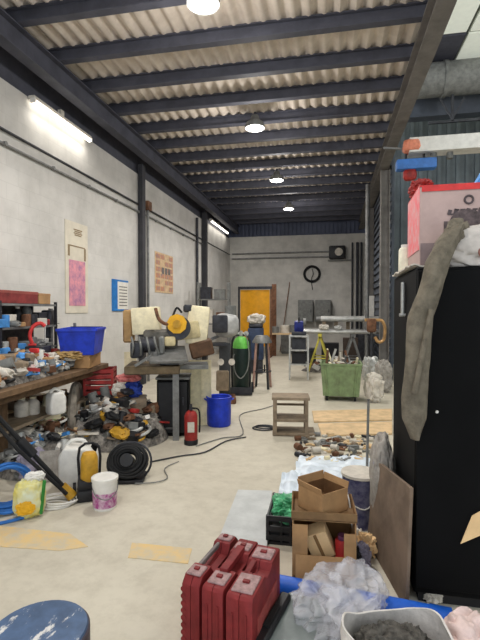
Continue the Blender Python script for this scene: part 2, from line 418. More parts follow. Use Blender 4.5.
# ------------------------------------------------------------------ back wall
def bw(px, py, off=0): return atY(px, py, BY - off)
for z_, lab in ((bw(280, 253).z, 'upper thin conduit across the back wall'), (bw(280, 258).z, 'lower thin conduit across the back wall')):
    one('conduit_pipe', MB().cyl((LX + .1, BY - .04, z_), (.4, BY - .04, z_), .03), greym, lab, 'conduit')
p = bw(312, 274, .04)
mb = MB()
for k in range(6): mb.torus((0, -.015 * (k % 2), 0), .26 + .014 * k, .016, (R(90), 0, 0), 28)
mb.tube([(.0, -.03, .2), (.05, -.04, 0), (-.02, -.03, -.2), (0, -.03, -.45), (.02, -.03, -.62)], .014)
o = one('hose_coil', mb, rubber, 'dark ring of coiled hose hung on the back wall', 'hose', p)
t = thing('wall_fan', 'black boxed fan with white centre high on back wall', 'fan', bw(337, 258, .0))
MB().box((0, -.15, .2), (.62, .3, .5), bev=.06, seg=2).build('housing', blackp, t); MB().cyl((.06, -.31, .2), (.06, -.33, .2), .15).build('grille', offw, t)
MB().box((.1, -.1, -.1), (.9, .08, .05)).build('bracket', greyp, t)
for k, (pa, pb, lab) in enumerate(((298, 313, 'left of two grey wall cabinets on back wall'), (315, 331, 'right of two grey wall cabinets on back wall'))):
    a = bw(pa, 300, .4); b = bw(pb, 322, .4)
    t = thing('wall_cabinet', lab, 'cabinet', ((a.x + b.x) / 2, BY - .22, b.z), 0, 'grey wall cabinets')
    w, h = b.x - a.x, a.z - b.z
    MB().box((0, 0, h / 2), (w, .4, h), bev=.01).build('body', greyp, t)
    d = MB().box((0, -.21, h / 2), (w - .06, .02, h - .06), bev=.006).build('door', greyp, t); MB().box((w * .36, -.23, h * .5), (.03, .03, .12)).build('handle', darkm, d)
# orange welding curtain in frame, near the back
a = atY(239, 288, 15.2); b = atY(271, 326, 15.2)
t = thing('welding_screen', 'orange welding curtain in a dark frame before the back wall', 'screen', ((a.x + b.x) / 2, 15.2, 0))
w = b.x - a.x
MB().sheet(lambda u, v: (-w / 2 + .05 + (w - .1) * u, .012 * math.sin(u * 9), .35 + (a.z - .42) * v), 40, 2, .01).build('curtain', orange, t)
for s in (-1, 1):
    MB().box((s * w / 2, 0, a.z / 2), (.06, .06, a.z)).box((s * w / 2, 0, .03), (.06, .6, .05)).build('post', rust if s > 0 else darkm, t)
MB().box((0, 0, a.z), (w + .06, .07, .09)).build('top_rail', darkm, t)
p = at(277, 345); p.y = 16.0
one('plank', MB().box((0, 0, 1.25), (.16, .05, 2.5)), rust, 'tall brown plank standing right of the orange curtain', 'plank', (atY(274, 330, 15.6).x, 15.6, 0))
one('steel_rod', MB().bar((0, 0, 0), (.3, .72, 2.7), .022), rust, 'thin brown rod leaning on the back wall left of hose ring', 'rod', (atY(280, 340, 17.1).x, 17.1, 0))
# pipes at right end of the back wall
for px_, lab, r_ in ((352, 'left vertical dark pipe at right end of back wall', .03), (357, 'middle vertical dark pipe at right end of back wall', .05), (361, 'right vertical dark pipe at right end of back wall', .035)):
    q = bw(px_, 300, .1); one('wall_pipe', MB().cyl((0, 0, .2), (0, 0, 4.2), r_), darkm, lab, 'pipe', (q.x, BY - .1, 0))
a = atY(371, 306, 14.15)
t = thing('wall_notice', 'small white notice on the far right grey column', 'notice', (1.17, 14.185, a.z - .3)); MB().box((-.0, 0, .3), (.24, .012, .62)).build('sheet', white, t)
# things along the back wall
def cabinet(name, label, cat, px, py, w, d, h, m, doors=1, rotz=0, hm=darkm):
    p = at(px, py); t = thing(name, label, cat, (p.x, p.y + d / 2, 0), rotz)
    MB().box((0, 0, h / 2 + .02), (w, d, h - .04), bev=.012).box((0, 0, .02), (w - .06, d - .06, .04)).build('body', m, t)
    for k in range(doors):
        dw = w / doors; x = -w / 2 + dw * (k + .5)
        dd = MB().box((x, -d / 2 - .008, h / 2 + .02), (dw - .02, .016, h - .1), bev=.005).build('door', m, t)
        MB().box((x + dw * .36, -d / 2 - .028, h * .55), (.02, .025, .12)).build('handle', hm, dd)
    return t
cabinet('metal_cabinet', 'low grey cabinet at back wall under the grey wall cabinets', 'cabinet', 291, 354, .75, .4, 1.05, greyp, 2)
t = thing('work_table', 'small table with round pale lumps at the far back, right of curtain', 'table', at(282, 356))
MB().box((0, 0, .78), (.9, .6, .05)).build('tabletop', woodl, t)
for sx in (-1, 1):
    for sy in (-1, 1): MB().box((sx * .4, sy * .25, .38), (.06, .06, .76)).build('leg', darkm, t)
for k, (dx, r_) in enumerate(((-.25, .13), (.1, .16))):
    p = at(282, 356) + Vector((dx, 0, .805)); one('paint_pot', MB().lathe([(0, 0), (r_, 0), (r_, r_ * 1.6), (r_ * .9, r_ * 1.7), (0, r_ * 1.7)]), offw if k else greyp, ['grey pot on the left of small far table', 'pale pot on the right of small far table'][k], 'pot', p)
# ------------------------------------------------------------------ helper things used often
def rod_legs(t, w, d, h, r=.02, m=darkm, name='leg'):
    for sx in (-1, 1):
        for sy in (-1, 1): MB().box((sx * (w / 2 - r), sy * (d / 2 - r), h / 2), (2 * r, 2 * r, h)).build(name, m, t)
def bottle(name, label, cat, loc, r, h, m, capm=white, rotz=0, group=None):
    t = thing(name, label, cat, loc, rotz, group)
    MB().lathe([(0, 0), (r * .9, 0), (r, .01), (r, h * .62), (r * .85, h * .72), (r * .4, h * .86), (r * .4, h * .9), (0, h * .9)], seg=18).build('body', m, t)
    MB().cyl((0, 0, h * .89), (0, 0, h), r * .46).build('cap', capm, t); return t
def carton(name, label, cat, loc, w, d, h, m, rotz=0, lidm=None, group=None):
    t = thing(name, label, cat, loc, rotz, group)
    MB().box((0, 0, h / 2), (w, d, h), bev=.006).build('body', m, t)
    MB().box((0, 0, h * .9), (w * 1.015, d * 1.015, h * .2 + .006), bev=.004).build('lid', lidm or m, t); return t

# heaps: a mound of dusty rubbish with countable pieces lying on it
def piece(kind, s):
    mb = MB()
    if kind == 'bar': mb.box((0, 0, .012), (s * 2, .03, .024))
    elif kind == 'hose piece': mb.tube([(-s, 0, .012), (-s * .3, s * .5, .014), (s * .4, s * .4, .012), (s, -.02, .012)], .012)
    elif kind == 'plate': mb.box((0, 0, .01), (s * 1.3, s * .9, .02), (0, 0, .3), .003)
    elif kind == 'short pipe': mb.cyl((-s * .7, 0, .026), (s * .7, 0, .026), .026, seg=12)
    elif kind == 'block': mb.box((0, 0, s * .25), (s * .9, s * .6, s * .5), bev=.006)
    elif kind == 'tin': mb.lathe([(0, 0), (s * .3, 0), (s * .3, s * .75), (s * .24, s * .8), (0, s * .8)], seg=14)
    elif kind == 'ring': mb.torus((0, 0, .012), s * .6, .012, seg=18)
    elif kind == 'rag': mb.blob((0, 0, s * .25), (s * 1.3, s, s * .55), .35, 2.2, int(s * 1000) % 17, sub=3, crease=.25)
    elif kind == 'tool': mb.bar((-s, 0, .02), (s * .3, 0, .02), .026, .026).box((s * .45, 0, .025), (s * .4, s * .5, .05), bev=.006)
    return mb
MN = {}
def cname(m):
    return {'dark_steel': 'dark steel', 'grey_steel': 'grey steel', 'rusty_steel': 'rusty', 'grey_paint': 'grey painted', 'black_plastic': 'black', 'dusty_white': 'dusty white', 'grey_brown_wood': 'grey brown', 'bright_steel': 'bright steel',
            'pale_board': 'pale tan', 'red_paint': 'red', 'cardboard': 'cardboard brown', 'cream_paint': 'cream', 'light_blue': 'light blue', 'black_rubber': 'black rubber', 'tan_cloth': 'tan', 'white_plastic': 'white', 'work_blue': 'dark blue', 'ochre_yellow': 'ochre', 'taupe_rag': 'taupe'}.get(m.name, m.name.replace('_', ' '))
PP = {}
def put(kind, s, m, where, group, loc, rot):
    key = (kind, m.name, group)
    if key in PP:
        o = PP[key].copy(); C.objects.link(o); o.scale = (s / PP[key]['size'],) * 3
    else:
        o = one(kind.replace(' ', '_'), piece(kind, s), m, 'small %s %s %s' % (cname(m), kind, where), 'scrap', group=group + ', ' + cname(m) + ' ' + kind); o['size'] = s; PP[key] = o
    o.location = loc; o.rotation_euler = rot; return o
def mound(name, label, c, a, b, H, rot, m, seed, z0=0):
    cr, sr = math.cos(rot), math.sin(rot)
    def hz(x, y):
        r2 = (x / a) ** 2 + (y / b) ** 2
        if r2 >= 1: return 0
        e = (1 - r2) ** .7
        return H * e * (.75 + .6 * noise.noise(Vector((x * 5 + seed, y * 5, seed)))) + .02 * e * noise.noise(Vector((x * 22, y * 22, seed)))
    def fn(u, v):
        t_ = 2 * PI * u; r = v * .999; x, y = a * r * math.cos(t_), b * r * math.sin(t_)
        return (x, y, max(0, hz(x, y)))
    mb = MB().sheet(fn, 64, 20, 0); bmesh.ops.remove_doubles(mb.bm, verts=mb.bm.verts, dist=.0005)
    o = one(name, mb, m, label, 'rubbish heap', (c.x, c.y, z0), rot); o['kind'] = 'stuff'
    def pt(u, v):
        x, y = a * v * math.cos(u), b * v * math.sin(u)
        return Vector((c.x + x * cr - y * sr, c.y + x * sr + y * cr, z0 + max(0, hz(x, y))))
    return pt
def strew(pt, n, kinds, mats, smin, smax, where, group, vmax=.95, tilt=.35):
    for i in range(n):
        k = kinds[i % len(kinds)]; m = random.choice(mats); sz = random.uniform(smin, smax)
        p = pt(random.uniform(0, 2 * PI), math.sqrt(random.uniform(.0, vmax ** 2))); p.z += .002
        put(k, sz, m, where, group, p, (random.uniform(-tilt, tilt), random.uniform(-tilt, tilt), random.uniform(0, 2 * PI)))
# ------------------------------------------------------------------ workbench, left
BX = -3.35; bY0, bY1 = 2.2, 5.45; bw_ = 1.15
t = thing('workbench', 'long wooden workbench along the left wall with cluttered top', 'workbench', (BX, (bY0 + bY1) / 2, 0), R(3.5))
L = bY1 - bY0
mb = MB()
for k in range(5): mb.box((-bw_ / 2 + bw_ / 5 * (k + .5), 0, .87), (bw_ / 5 - .006, L, .06), bev=.006)
mb.build('benchtop', wood, t)
MB().box((bw_ / 2 - .12, 0, .80), (.05, L - .1, .08), bev=.006).build('apron', wood, t)
mb = MB()
for k in range(4): mb.box((-.42 + .24 * k, 0, .47), (.23, L - .1, .03))
mb.build('shelf', woodg, t)
for sx in (-1, 1):
    for sy in (-1, 0, 1): MB().box((sx * (bw_ / 2 - .1) - (.28 if sx > 0 else 0), sy * (L / 2 - .06), .42), (.08, .08, .84), bev=.006).build('leg', wood, t)
BZ = .9
# rack standing on the bench
rk = thing('shelf_rack', 'grey metal shelf rack on the workbench full of oddments', 'shelf', (-3.57, 4.12, BZ), R(3.5))
rl_ = 2.2
MB().box((-.165, 0, .39), (.012, rl_ - .06, .74)).build('back_panel', mat('tool_board', (104, 98, 92), .85, 0, .3, 12), rk)
for z in (.03, .24, .5, .76): MB().box((0, 0, z), (.36, rl_, .025)).build('shelf', greym, rk)
for sx in (-1, 1):
    for sy in (-1, 0, 1): MB().box((sx * .165, sy * (rl_ / 2 - .02), .4), (.03, .03, .8)).build('post', darkm, rk)
def onrack(y, lev): # a spot on a rack level: 0,1,2
    v = Matrix.Rotation(R(3.5), 3, 'Z') @ Vector((.03, y, 0)); return Vector((-3.57, 4.12, BZ)) + v + Vector((0, 0, (.0425, .5125, .7725, .2525)[lev]))
carton('long_box', 'long dark red box on top of the bench rack', 'box', onrack(.08, 2), .26, 1.25, .14, redd, R(3.5), mat('worn_red', (150, 78, 70), .7))
carton('small_box', 'brown box at right end of the rack top', 'box', onrack(.88, 2), .22, .26, .13, card, R(3.5))
random.seed(77)
for lv, yy_, nm in ((3, .1, 'second'), (1, .1, 'third'), (0, .1, 'bottom'), (2, -.75, 'top')):
    for k in range(16 if lv != 2 else 5):
        y = -1.02 + .128 * k if lv != 2 else -1.0 + .1 * k
        put(['tin', 'block', 'tin', 'rag', 'block', 'tin', 'tool'][(k * 3 + lv) % 7], random.uniform(.13, .19), random.choice([offw, greym, darkm, lightm, woodg, card, blackp, white, greyp, rust, redp, bluel]), 'on the %s board of the bench rack' % nm, 'oddments on the %s rack board' % nm, onrack(y, lv) + Vector((.1 if lv != 2 else 0, 0, .001)), (0, 0, random.uniform(0, 6)))
tool_specs = [(-.95, 1, 'box', 'grey metal box at left end of upper rack shelf', greym), (-.66, 1, 'bottle', 'white bottle on upper rack shelf near left end', white),
    (-.45, 1, 'box', 'dark box beside the white bottle on upper rack shelf', darkm), (-.12, 1, 'bottle', 'silver spray can on upper rack shelf, left of centre', lightm),
    (.06, 1, 'bottle', 'dark spray can on upper rack shelf, at centre', blackp), (.25, 1, 'box', 'pale box on upper rack shelf, right of centre', offw), (.5, 1, 'bottle', 'tall black bottle on upper rack shelf', blackp),
    (.68, 1, 'bottle', 'grey can on upper rack shelf near right end', greyp), (.86, 1, 'box', 'dark steel box at right end of upper rack shelf', darkm),
    (-.9, 0, 'box', 'white and blue box at left end of lower rack shelf', offw), (-.6, 0, 'bottle', 'brown jar on lower rack shelf near left end', rust), (-.4, 0, 'box', 'tan box on lower rack shelf', card),
    (-.15, 0, 'bottle', 'pale round tin on lower rack shelf', offw), (.06, 0, 'box', 'dark tool box on lower rack shelf', darkm), (.3, 0, 'bottle', 'black can on lower rack shelf', blackp), (.5, 0, 'bottle', 'grey steel flask on lower rack shelf', lightm), (.75, 0, 'box', 'black box at right end of lower rack shelf', blackp)]
for i, (y, lv, k, lab, m) in enumerate(tool_specs):
    hh = .16 + .12 * ((i * 7) % 5) / 5
    if k == 'box': carton('storage_box', lab, 'box', onrack(y, lv), .2, .17, hh * .85, m, R(3.5))
    else: bottle('can', lab, 'can', onrack(y, lv), .055, hh * 1.1, m, darkm if i % 2 else white)
# tall grey tools beside the rack
def onbench(px, py): return at(px, py, BZ)
p = at(58, 350, BZ + .01)
t = thing('angle_drill', 'grey drill press tool standing upright at right end of rack', 'drill', (-3.62, 5.3, BZ), R(20))
MB().box((0, 0, .02), (.22, .26, .04), bev=.01).build('base', darkm, t); MB().cyl((0, .06, .04), (0, .06, .72), .03).build('column', greym, t)
MB().box((0, -.02, .6), (.13, .3, .2), bev=.03, seg=2).cyl((0, -.1, .5), (0, -.1, .34), .04).build('head', darkm, t)
mb = MB()
for k in range(3): mb.bar((.07, -.02, .52), (.07 + .02, -.02 + .14 * math.cos(k * 2.1), .52 + .14 * math.sin(k * 2.1)), .012)
mb.build('handle', greym, t)
# big blue bin at the bench end
p = Vector((-3.28, 5.62, .9))
t = thing('blue_tote', 'blue plastic tote box tilted on the end of the workbench', 'tote box', (-3.02, 5.08, BZ + .165), R(18))
t.rotation_euler = (R(0), R(0), R(18))
def tote(t, w, d, h, m, th=.012, z0=0, name='tub', taper=.85):
    mb = MB()
    a = [(-w / 2 * taper, -d / 2 * taper, z0), (w / 2 * taper, -d / 2 * taper, z0), (w / 2 * taper, d / 2 * taper, z0), (-w / 2 * taper, d / 2 * taper, z0)]
    b = [(-w / 2, -d / 2, z0 + h), (w / 2, -d / 2, z0 + h), (w / 2, d / 2, z0 + h), (-w / 2, d / 2, z0 + h)]
    A = [mb.bm.verts.new(v) for v in a]; B = [mb.bm.verts.new(v) for v in b]; fs = [mb.bm.faces.new(A)]
    for i in range(4): fs.append(mb.bm.faces.new((A[i], A[(i + 1) % 4], B[(i + 1) % 4], B[i])))
    bmesh.ops.recalc_face_normals(mb.bm, faces=fs); bmesh.ops.solidify(mb.bm, geom=fs, thickness=th)
    mb.build(name, m, t, False)
    mb = MB()
    for i in range(4): mb.bar(Vector(b[i]), Vector(b[(i + 1) % 4]), .03, .03)
    mb.build('rim', m, t)
tote(t, .44, .6, .3, blue)
t2 = t
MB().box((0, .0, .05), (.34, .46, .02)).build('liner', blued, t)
carton('storage_box', 'flat brown carton under the blue tote', 'box', (-3.03, 5.08, BZ + .002), .34, .44, .16, card, R(12))
# loose things on the bench top: (px, py, kind, size, material, label)
bench_items = [
    (38, 352, 'carton', (.15, .13, .16), bluel, 'light blue box on the bench in front of the rack'),
    (52, 352, 'blob', (.22, .2, .13), offw, 'white rag on the bench beside the light blue box'),
    (47, 366, 'blob', (.26, .2, .09), mat('maroon_rag', (112, 52, 62), .9), 'maroon rag on the bench below the white rag'),
    (68, 356, 'blob', (.2, .16, .08), offw, 'crumpled cream cloth near bench edge left of the tan cloth'),
    (83, 360, 'blob', (.34, .42, .12), clotht, 'tan cloth bundle on bench end below the blue tote'),
    (12, 352, 'carton', (.2, .2, .26), woodg, 'grey brown box at left of bench top'),
    (25, 365, 'carton', (.16, .13, .16), mat('olive_box', (126, 112, 78), .8), 'olive box on the bench front left'),
    (3, 372, 'blob', (.22, .2, .14), mat('rose_rag', (188, 150, 142), .9), 'pale rose rag at left edge of the bench'),
    (37, 377, 'blob', (.2, .14, .08), mat('sage_rag', (134, 132, 108), .9), 'sage green rag near the front bench edge'),
    (17, 384, 'blob', (.34, .14, .06), pinks, 'long pinkish rag on the front bench edge'),
    (55, 363, 'carton', (.12, .1, .09), darkm, 'dark metal box near front edge of bench'),
    (8, 340, 'carton', (.16, .14, .2), offw, 'white carton on the bench at far left'),
]
for i, (px, py, k, s, m, lab) in enumerate(bench_items):
    p = atX(px, py, -3.02); p = Vector((-3.02 - .05 * (i % 3), min(4.85, max(2.9, p.y)), BZ + (.1 if s[2] < .15 else .004)))
    if k == 'carton': carton('storage_box', lab, 'box', p, s[0], s[1], s[2], m, face(p))
    else: one('rag', MB().blob((0, 0, s[2] / 2), s, .35, 2.4, i + 1, pw=.85, crease=.25), m, lab, 'rag', p, face(p))
# red clamp
p = onbench(44, 356); p.z = BZ
carton('storage_box', 'dark box under the red clamp on the bench', 'box', (-3.22, 4.5, BZ + .004), .2, .2, .29, darkm, R(10))
t = thing('bar_clamp', 'red G shaped clamp standing on the bench before the rack', 'clamp', (-3.22, 4.5, BZ + .3), R(35))
t.scale = (.6, .6, .6)
MB().tube([(-.1, 0, .04), (-.14, 0, .2), (-.08, 0, .36), (.04, 0, .42), (.12, 0, .36)], .035).box((-.1, 0, .02), (.14, .1, .04), bev=.01).build('frame', redb, t)
MB().cyl((.12, 0, .38), (.12, 0, .1), .014).build('screw', lightm, t); MB().cyl((.07, 0, .12), (.17, 0, .12), .01).build('handle', lightm, t)
t = thing('spray_bottle', 'white trigger spray bottle in front of the rack', 'bottle', (-3.0, 4.1, BZ + .004))
MB().lathe([(0, 0), (.05, 0), (.052, .16), (.02, .22), (.02, .26), (0, .26)]).build('body', white, t); MB().box((.02, 0, .28), (.11, .03, .05), bev=.008).build('trigger', redb, t)
# post and arm at the bench end
t = thing('bench_stand', 'thin dark steel post with side arm at the bench end', 'stand', (-3.3, 5.37, BZ), R(10))
MB().box((0, 0, .01), (.1, .1, .02)).build('base', darkm, t); MB().box((0, 0, .27), (.03, .03, .52)).build('post', greym, t); MB().box((.16, 0, .46), (.42, .035, .05)).build('arm', darkm, t)

# ------------------------------------------------------------------ under and before the bench
SZ = .485
for px, py, r_, h_, lab in ((22, 412, .075, .2, 'left of two white round bottles on the bench undershelf'), (33, 410, .07, .19, 'right of two pale bottles on the bench undershelf')):
    bottle('bottle', lab, 'bottle', at(px, py + 4, SZ), r_, h_, offw, cream)
def jerry(name, label, loc, w, d, h, m, rotz, capm=black):
    t = thing(name, label, 'jerrycan', loc, rotz)
    poly = [(-w / 2 + .02, 0), (w / 2 - .02, 0), (w / 2, .02), (w / 2, h * .68), (w * .3, h * .86), (-w * .35, h * .9), (-w / 2, h * .72), (-w / 2, .02)]
    mb = MB(); mb.prism(poly, d, Matrix.Rotation(R(90), 4, 'Z') @ Matrix.Scale(-1, 4, (0, 1, 0)))
    bmesh.ops.bevel(mb.bm, geom=list(mb.bm.edges), offset=.022, segments=3, profile=.5, affect='EDGES')
    mb.build('body', m, t)
    MB().tube([(-w * .36, 0, h * .86), (-w * .2, 0, h * .99), (w * .08, 0, h * .99), (w * .22, 0, h * .86)], .018).build('handle', m, t)
    MB().cyl((w * .36, 0, h * .76), (w * .42, 0, h * .9), .03).build('cap', capm, t); return t
jerry('plastic_jug', 'white plastic jug on undershelf behind the bench front', at(56, 414, SZ), .18, .13, .27, white, face(at(56, 414, SZ)) + .5, white)
p = at(75, 489)
jerry('jerrycan', 'big white jerrycan on floor behind the yellow pressure washer', (p.x, p.y + .08, 0), .33, .22, .42, white, face(p) - .2)
# wheel
p = at(80, 440)
t = thing('old_wheel', 'dusty grey wheel standing on edge below the bench', 'wheel', (p.x - .05, p.y, .36), 0); t.rotation_euler = (R(90), 0, R(82 + 30))
mb = MB().torus((0, 0, 0), .31, .05, seg=36).build('tyre', dusty, t)
MB().lathe([(0, -.02), (.27, -.025), (.27, .025), (.12, .03), (.1, .05), (0, .05)]).build('disc', dusty, t)
# red crate on stand
p = at(101, 432)
t = thing('metal_stand', 'dark four legged stand under the red crate', 'stand', p, R(20)); MB().box((0, 0, .5), (.34, .34, .03)).build('top', darkm, t); rod_legs(t, .32, .32, .49, .018)
t = thing('red_crate', 'red slatted plastic crate below the right bench end', 'crate', p + Vector((0, 0, .516)), R(20))
mb = MB(); w = .34; h = .33
for k in range(5):
    z = .03 + k * .068
    for s in (-1, 1): mb.box((0, s * w / 2, z), (w, .012, .045)); mb.box((s * w / 2, 0, z), (.012, w, .045))
mb.box((0, 0, .012), (w, w, .012)); mb.build('slats', redp, t)
for sx in (-1, 1):
    for sy in (-1, 1): MB().box((sx * w / 2, sy * w / 2, h / 2), (.03, .03, h)).build('corner_post', redp, t)
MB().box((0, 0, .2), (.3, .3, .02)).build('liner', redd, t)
# pole tool
p0 = at(70, 494, .05); p1 = at(-14, 404, .86)
d = (p1 - p0)
t = thing('pole_tool', 'long black pole tool with yellow foot leaning on the bench', 'pole tool', p0 - Vector((0, 0, .05)))
o = Vector((0, 0, .05))
MB().tube([o, o + d], .02, sub=1).build('shaft', rubber, t)
MB().tube([o + Vector((.0, -.05, .02)), o + d * .55 + Vector((.0, -.09, 0)), o + d + Vector((0, -.06, .0))], .016, sub=1).build('hose', rubber, t)
MB().cyl(o - d.normalized() * .03, o + d.normalized() * .1, .045, .035).build('foot', yellowd, t)
MB().cyl(o + d * .45, o + d * .62, .04).build('grip', blackp, t)
# pressure washer
p = at(92, 498)
t = thing('pressure_washer', 'small yellow and black pressure washer beside the white jerrycan', 'pressure washer', p, face(p))
MB().box((0, .04, .05), (.24, .26, .1), bev=.025, seg=2).box((-.02, .03, .13), (.19, .2, .1), bev=.03, seg=2).build('base', blackp, t)
MB().lathe([(0, 0), (.06, 0), (.072, .02), (.07, .2), (.055, .24), (0, .25)], (-.02, .0, .15)).build('motor_housing', yellowd, t)
for s in (-1, 1): MB().cyl((s * .13, .1, .055), (s * .155, .1, .055), .055).build('wheel', rubber, t)
MB().tube([(-.1, .12, .1), (-.1, .13, .4), (.06, .13, .4), (.06, .12, .1)], .012, sub=3).build('handle', blackp, t)
MB().cyl((.04, -.1, .08), (.09, -.14, .12), .025).build('gauge', yellow, t)
# paint bucket
p = at(105, 507)
t = thing('paint_bucket', 'white paint bucket with purple print standing on open floor', 'bucket', p, face(p))
r_ = .1
MB().lathe([(0, 0), (r_ * .88, 0), (r_ * .9, .01), (r_ * .99, .22), (r_ * 1.0, .235), (0, .235)], seg=32).build('tub', white, t)
MB().lathe([(0, .225), (r_ * 1.06, .225), (r_ * 1.07, .25), (r_ * .98, .255), (r_ * .95, .247), (0, .247)], seg=32).build('lid', white, t)
MB().lathe([(r_ * .905, .02), (r_ * .925, .02), (r_ * .985, .14), (r_ * .965, .14), (r_ * .905, .02)], seg=32).build('print_band', purple, t)
MB().tube([(-r_, 0, .2), (-r_ * .7, -r_ * .85, .13), (r_ * .2, -r_ * 1.1, .1), (r_ * .9, -r_ * .6, .14), (r_, 0, .2)], .004).build('handle', greym, t)
# black hose reel
p = at(123, 488)
t = thing('hose_reel', 'black coil of thick hose lying beside the paint bucket', 'hose reel', p + Vector((-.02, .1, 0)), face(p) - .2)
t.scale = (.88, .88, .88)
mb = MB(); tilt = (R(62), 0, 0)
for k in range(5):
    for j in range(3): mb.torus((random.uniform(-.012, .012), .05 - .034 * j + .09, .19 + .018 * j + random.uniform(-.008, .008)), .09 + .022 * k, .0145, (tilt[0] + random.uniform(-.1, .1), random.uniform(-.12, .12), 0), 28, 1.15)
mb.build('coil', rubber, t)
MB().cyl((0, .22, .14), (0, .03, .24), .07).build('hub', blackp, t)
mb = MB().torus((0, .2, .16), .215, .012, tilt, 28, 1.1).build('flange', darkm, t)
MB().tube([(.1, -.05, .02), (.3, -.02, .014), (.42, .1, .014), (.36, .4, .014), (.5, .62, .014)], .006).build('loose_end', greyp, t)
MB().box((0, .12, .02), (.36, .3, .04), bev=.01).build('stand', blackp, t)
# yellow bag
p = at(30, 517)
t = thing('cleaner_bag', 'yellow and green printed bag standing on floor by the pole', 'bag', p, face(p))
MB().blob((0, 0, .15), (.23, .14, .3), .14, 2.5, 5, crease=.1).build('bag', mat('yellow_green_print', (204, 190, 96), .5, 0, .2, 7, col2=(206, 214, 196)), t)
MB().box((.09, -.055, .16), (.025, .02, .26), (0, R(6), 0), bev=.005).build('stripe', mat('strip_green', (40, 122, 46), .5), t)
MB().blob((.04, 0, .31), (.13, .06, .07), .3, 3, 8).build('neck', white, t)
MB().blob((-.03, -.062, .1), (.13, .04, .1), .2, 3, 3).build('emblem', yellow, t)
# blue hose
p = at(2, 510)
mb = MB()
for k in range(6): mb.torus((.01 * (k % 3), -.03 * k, .19 + .006 * (k % 2)), .15 + .012 * (k % 3), .013, (R(78), .1 * k, 0), 24)
mb.tube([(.15, -.1, .15), (.2, -.2, .03), (.1, -.3, .014), (-.2, -.32, .014)], .013)
one('hose_coil', mb, mat('hose_blue', (46, 110, 184), .5), 'blue hose coiled on the floor at the left photo edge', 'hose', p + Vector((0, .05, 0)), face(p))
# white cable loops
p = at(55, 506)
mb = MB()
for k in range(5): mb.torus((.01 * k, .008 * k, .008 + .009 * k), .085 + .008 * k, .007, (R(4 * (k % 2)), R(4), 0), 26, 1.3)
one('cable_loop', mb, white, 'white cable loops lying on floor beside yellow bag', 'cable', p, face(p))
p = at(24, 484, .0) 
one('cloth_bundle', MB().blob((0, 0, .14), (.26, .2, .28), .3, 2.5, 4, crease=.25), clothp, 'mauve grey cloth bundle behind the yellow bag', 'cloth', p + Vector((0, .12, 0)), face(p))
# tangle of beige, pink and green hoses below the bench
random.seed(11)
hose_cols = [('beige', cream), ('pink', mat('pink_hose', (196, 140, 124), .5)), ('pale green', mat('green_hose', (178, 196, 132), .5)), ('grey', greyp), ('black', rubber), ('brown', rust)]
for k, (nm, m) in enumerate(hose_cols):
    cx, cy = (48, 452)
    p = at(48, 450) + Vector((random.uniform(-.1, .1), random.uniform(-.05, .25), 0))
    pts = []
    for i in range(9):
        a = i * 1.15 + k
        pts.append((.21 * math.cos(a) * random.uniform(.6, 1), .16 * math.sin(a) * random.uniform(.5, 1), .04 + .33 * abs(math.sin(i * .9 + k * .8))))
    pts[-1] = (pts[-1][0], pts[-1][1], .012); pts[0] = (pts[0][0], pts[0][1], .012)
    one('hose_tangle', MB().tube(pts, .011 + .002 * (k % 2), 7), m, nm + ' hose in the tangle below the bench', 'hose', p)
p = at(50, 452)
one('fishing_net', MB().blob((0, 0, .05), (.3, .25, .1), .3, 3, 2, crease=.2), mat('lime_film', (186, 196, 132), .6), 'pale lime bag under the hose tangle', 'bag', at(58, 462), .2)
one('cardboard_piece', MB().box((0, 0, .14), (.18, .02, .28), (R(-14), 0, 0)), sackg, 'pale grey panel leaning behind the black pole', 'panel', at(48, 482) + Vector((0, .03, 0)), .5)
random.seed(21)
dustm = mat('dusty_rubbish', (150, 144, 136), .9, 0, .1, 17, .7, col2=(40, 38, 37))
pt = mound('rubbish_heap', 'dusty grey rubbish heap between red crate and machine stand', at(118, 444) + Vector((-.12, .2, 0)), .64, .55, .58, .25, dustm, 3)
KS = ['bar', 'hose piece', 'plate', 'short pipe', 'block', 'rag', 'ring', 'tool', 'tin', 'rag']
strew(pt, 190, KS, [darkm, greym, rust, greyp, blackp, offw, woodg, lightm, offw, white, redp, rubber, yellowd], .08, .2, 'in the heap left of the machine stand', 'pieces heaped by the machine')
pt = mound('rubbish_heap', 'dark rubbish heap on the floor under the workbench', at(36, 450) + Vector((-.05, .15, 0)), .46, 1.15, .55, R(3), dustm, 9)
strew(pt, 230, ['hose piece', 'bar', 'tin', 'ring', 'rag', 'short pipe', 'block', 'hose piece', 'tool'], [cream, rust, greyp, offw, darkm, lightm, blackp, woodl, offw, card, white], .09, .2, 'in the heap under the workbench', 'pieces heaped under the bench')
pt = mound('rubbish_heap', 'rubbish heap on floor between black pole and white jerrycan', at(36, 470) + Vector((-.05, .12, 0)), .34, .42, .3, R(3), dustm, 14)
strew(pt, 90, ['hose piece', 'rag', 'bar', 'tin', 'ring', 'rag', 'short pipe', 'tool'], [cream, greyp, offw, darkm, lightm, blackp, offw, white, bluel, greym], .07, .15, 'in the heap behind the black pole', 'pieces heaped behind the black pole')
pt = mound('rubbish_heap', 'low clutter heap along the top of the workbench', Vector((-3.14, 3.8, 0)),   .27, 1.3, .22, R(3.5), dustm, 5, BZ + .001)
strew(pt, 280, ['tin', 'block', 'rag', 'bar', 'tool', 'short pipe', 'ring', 'block', 'tin', 'hose piece'], [offw, greym, rust, darkm, lightm, woodg, card, blackp, redp, white, bluel, greyp], .08, .19, 'in the clutter on the workbench', 'pieces cluttering the bench top')
p = at(130, 436)
t = thing('boiler_suit_bundle', 'blue, white and pink bundle of clothes on a box left of machine', 'clothes', (p.x - .02, p.y - .02, .5), face(p))
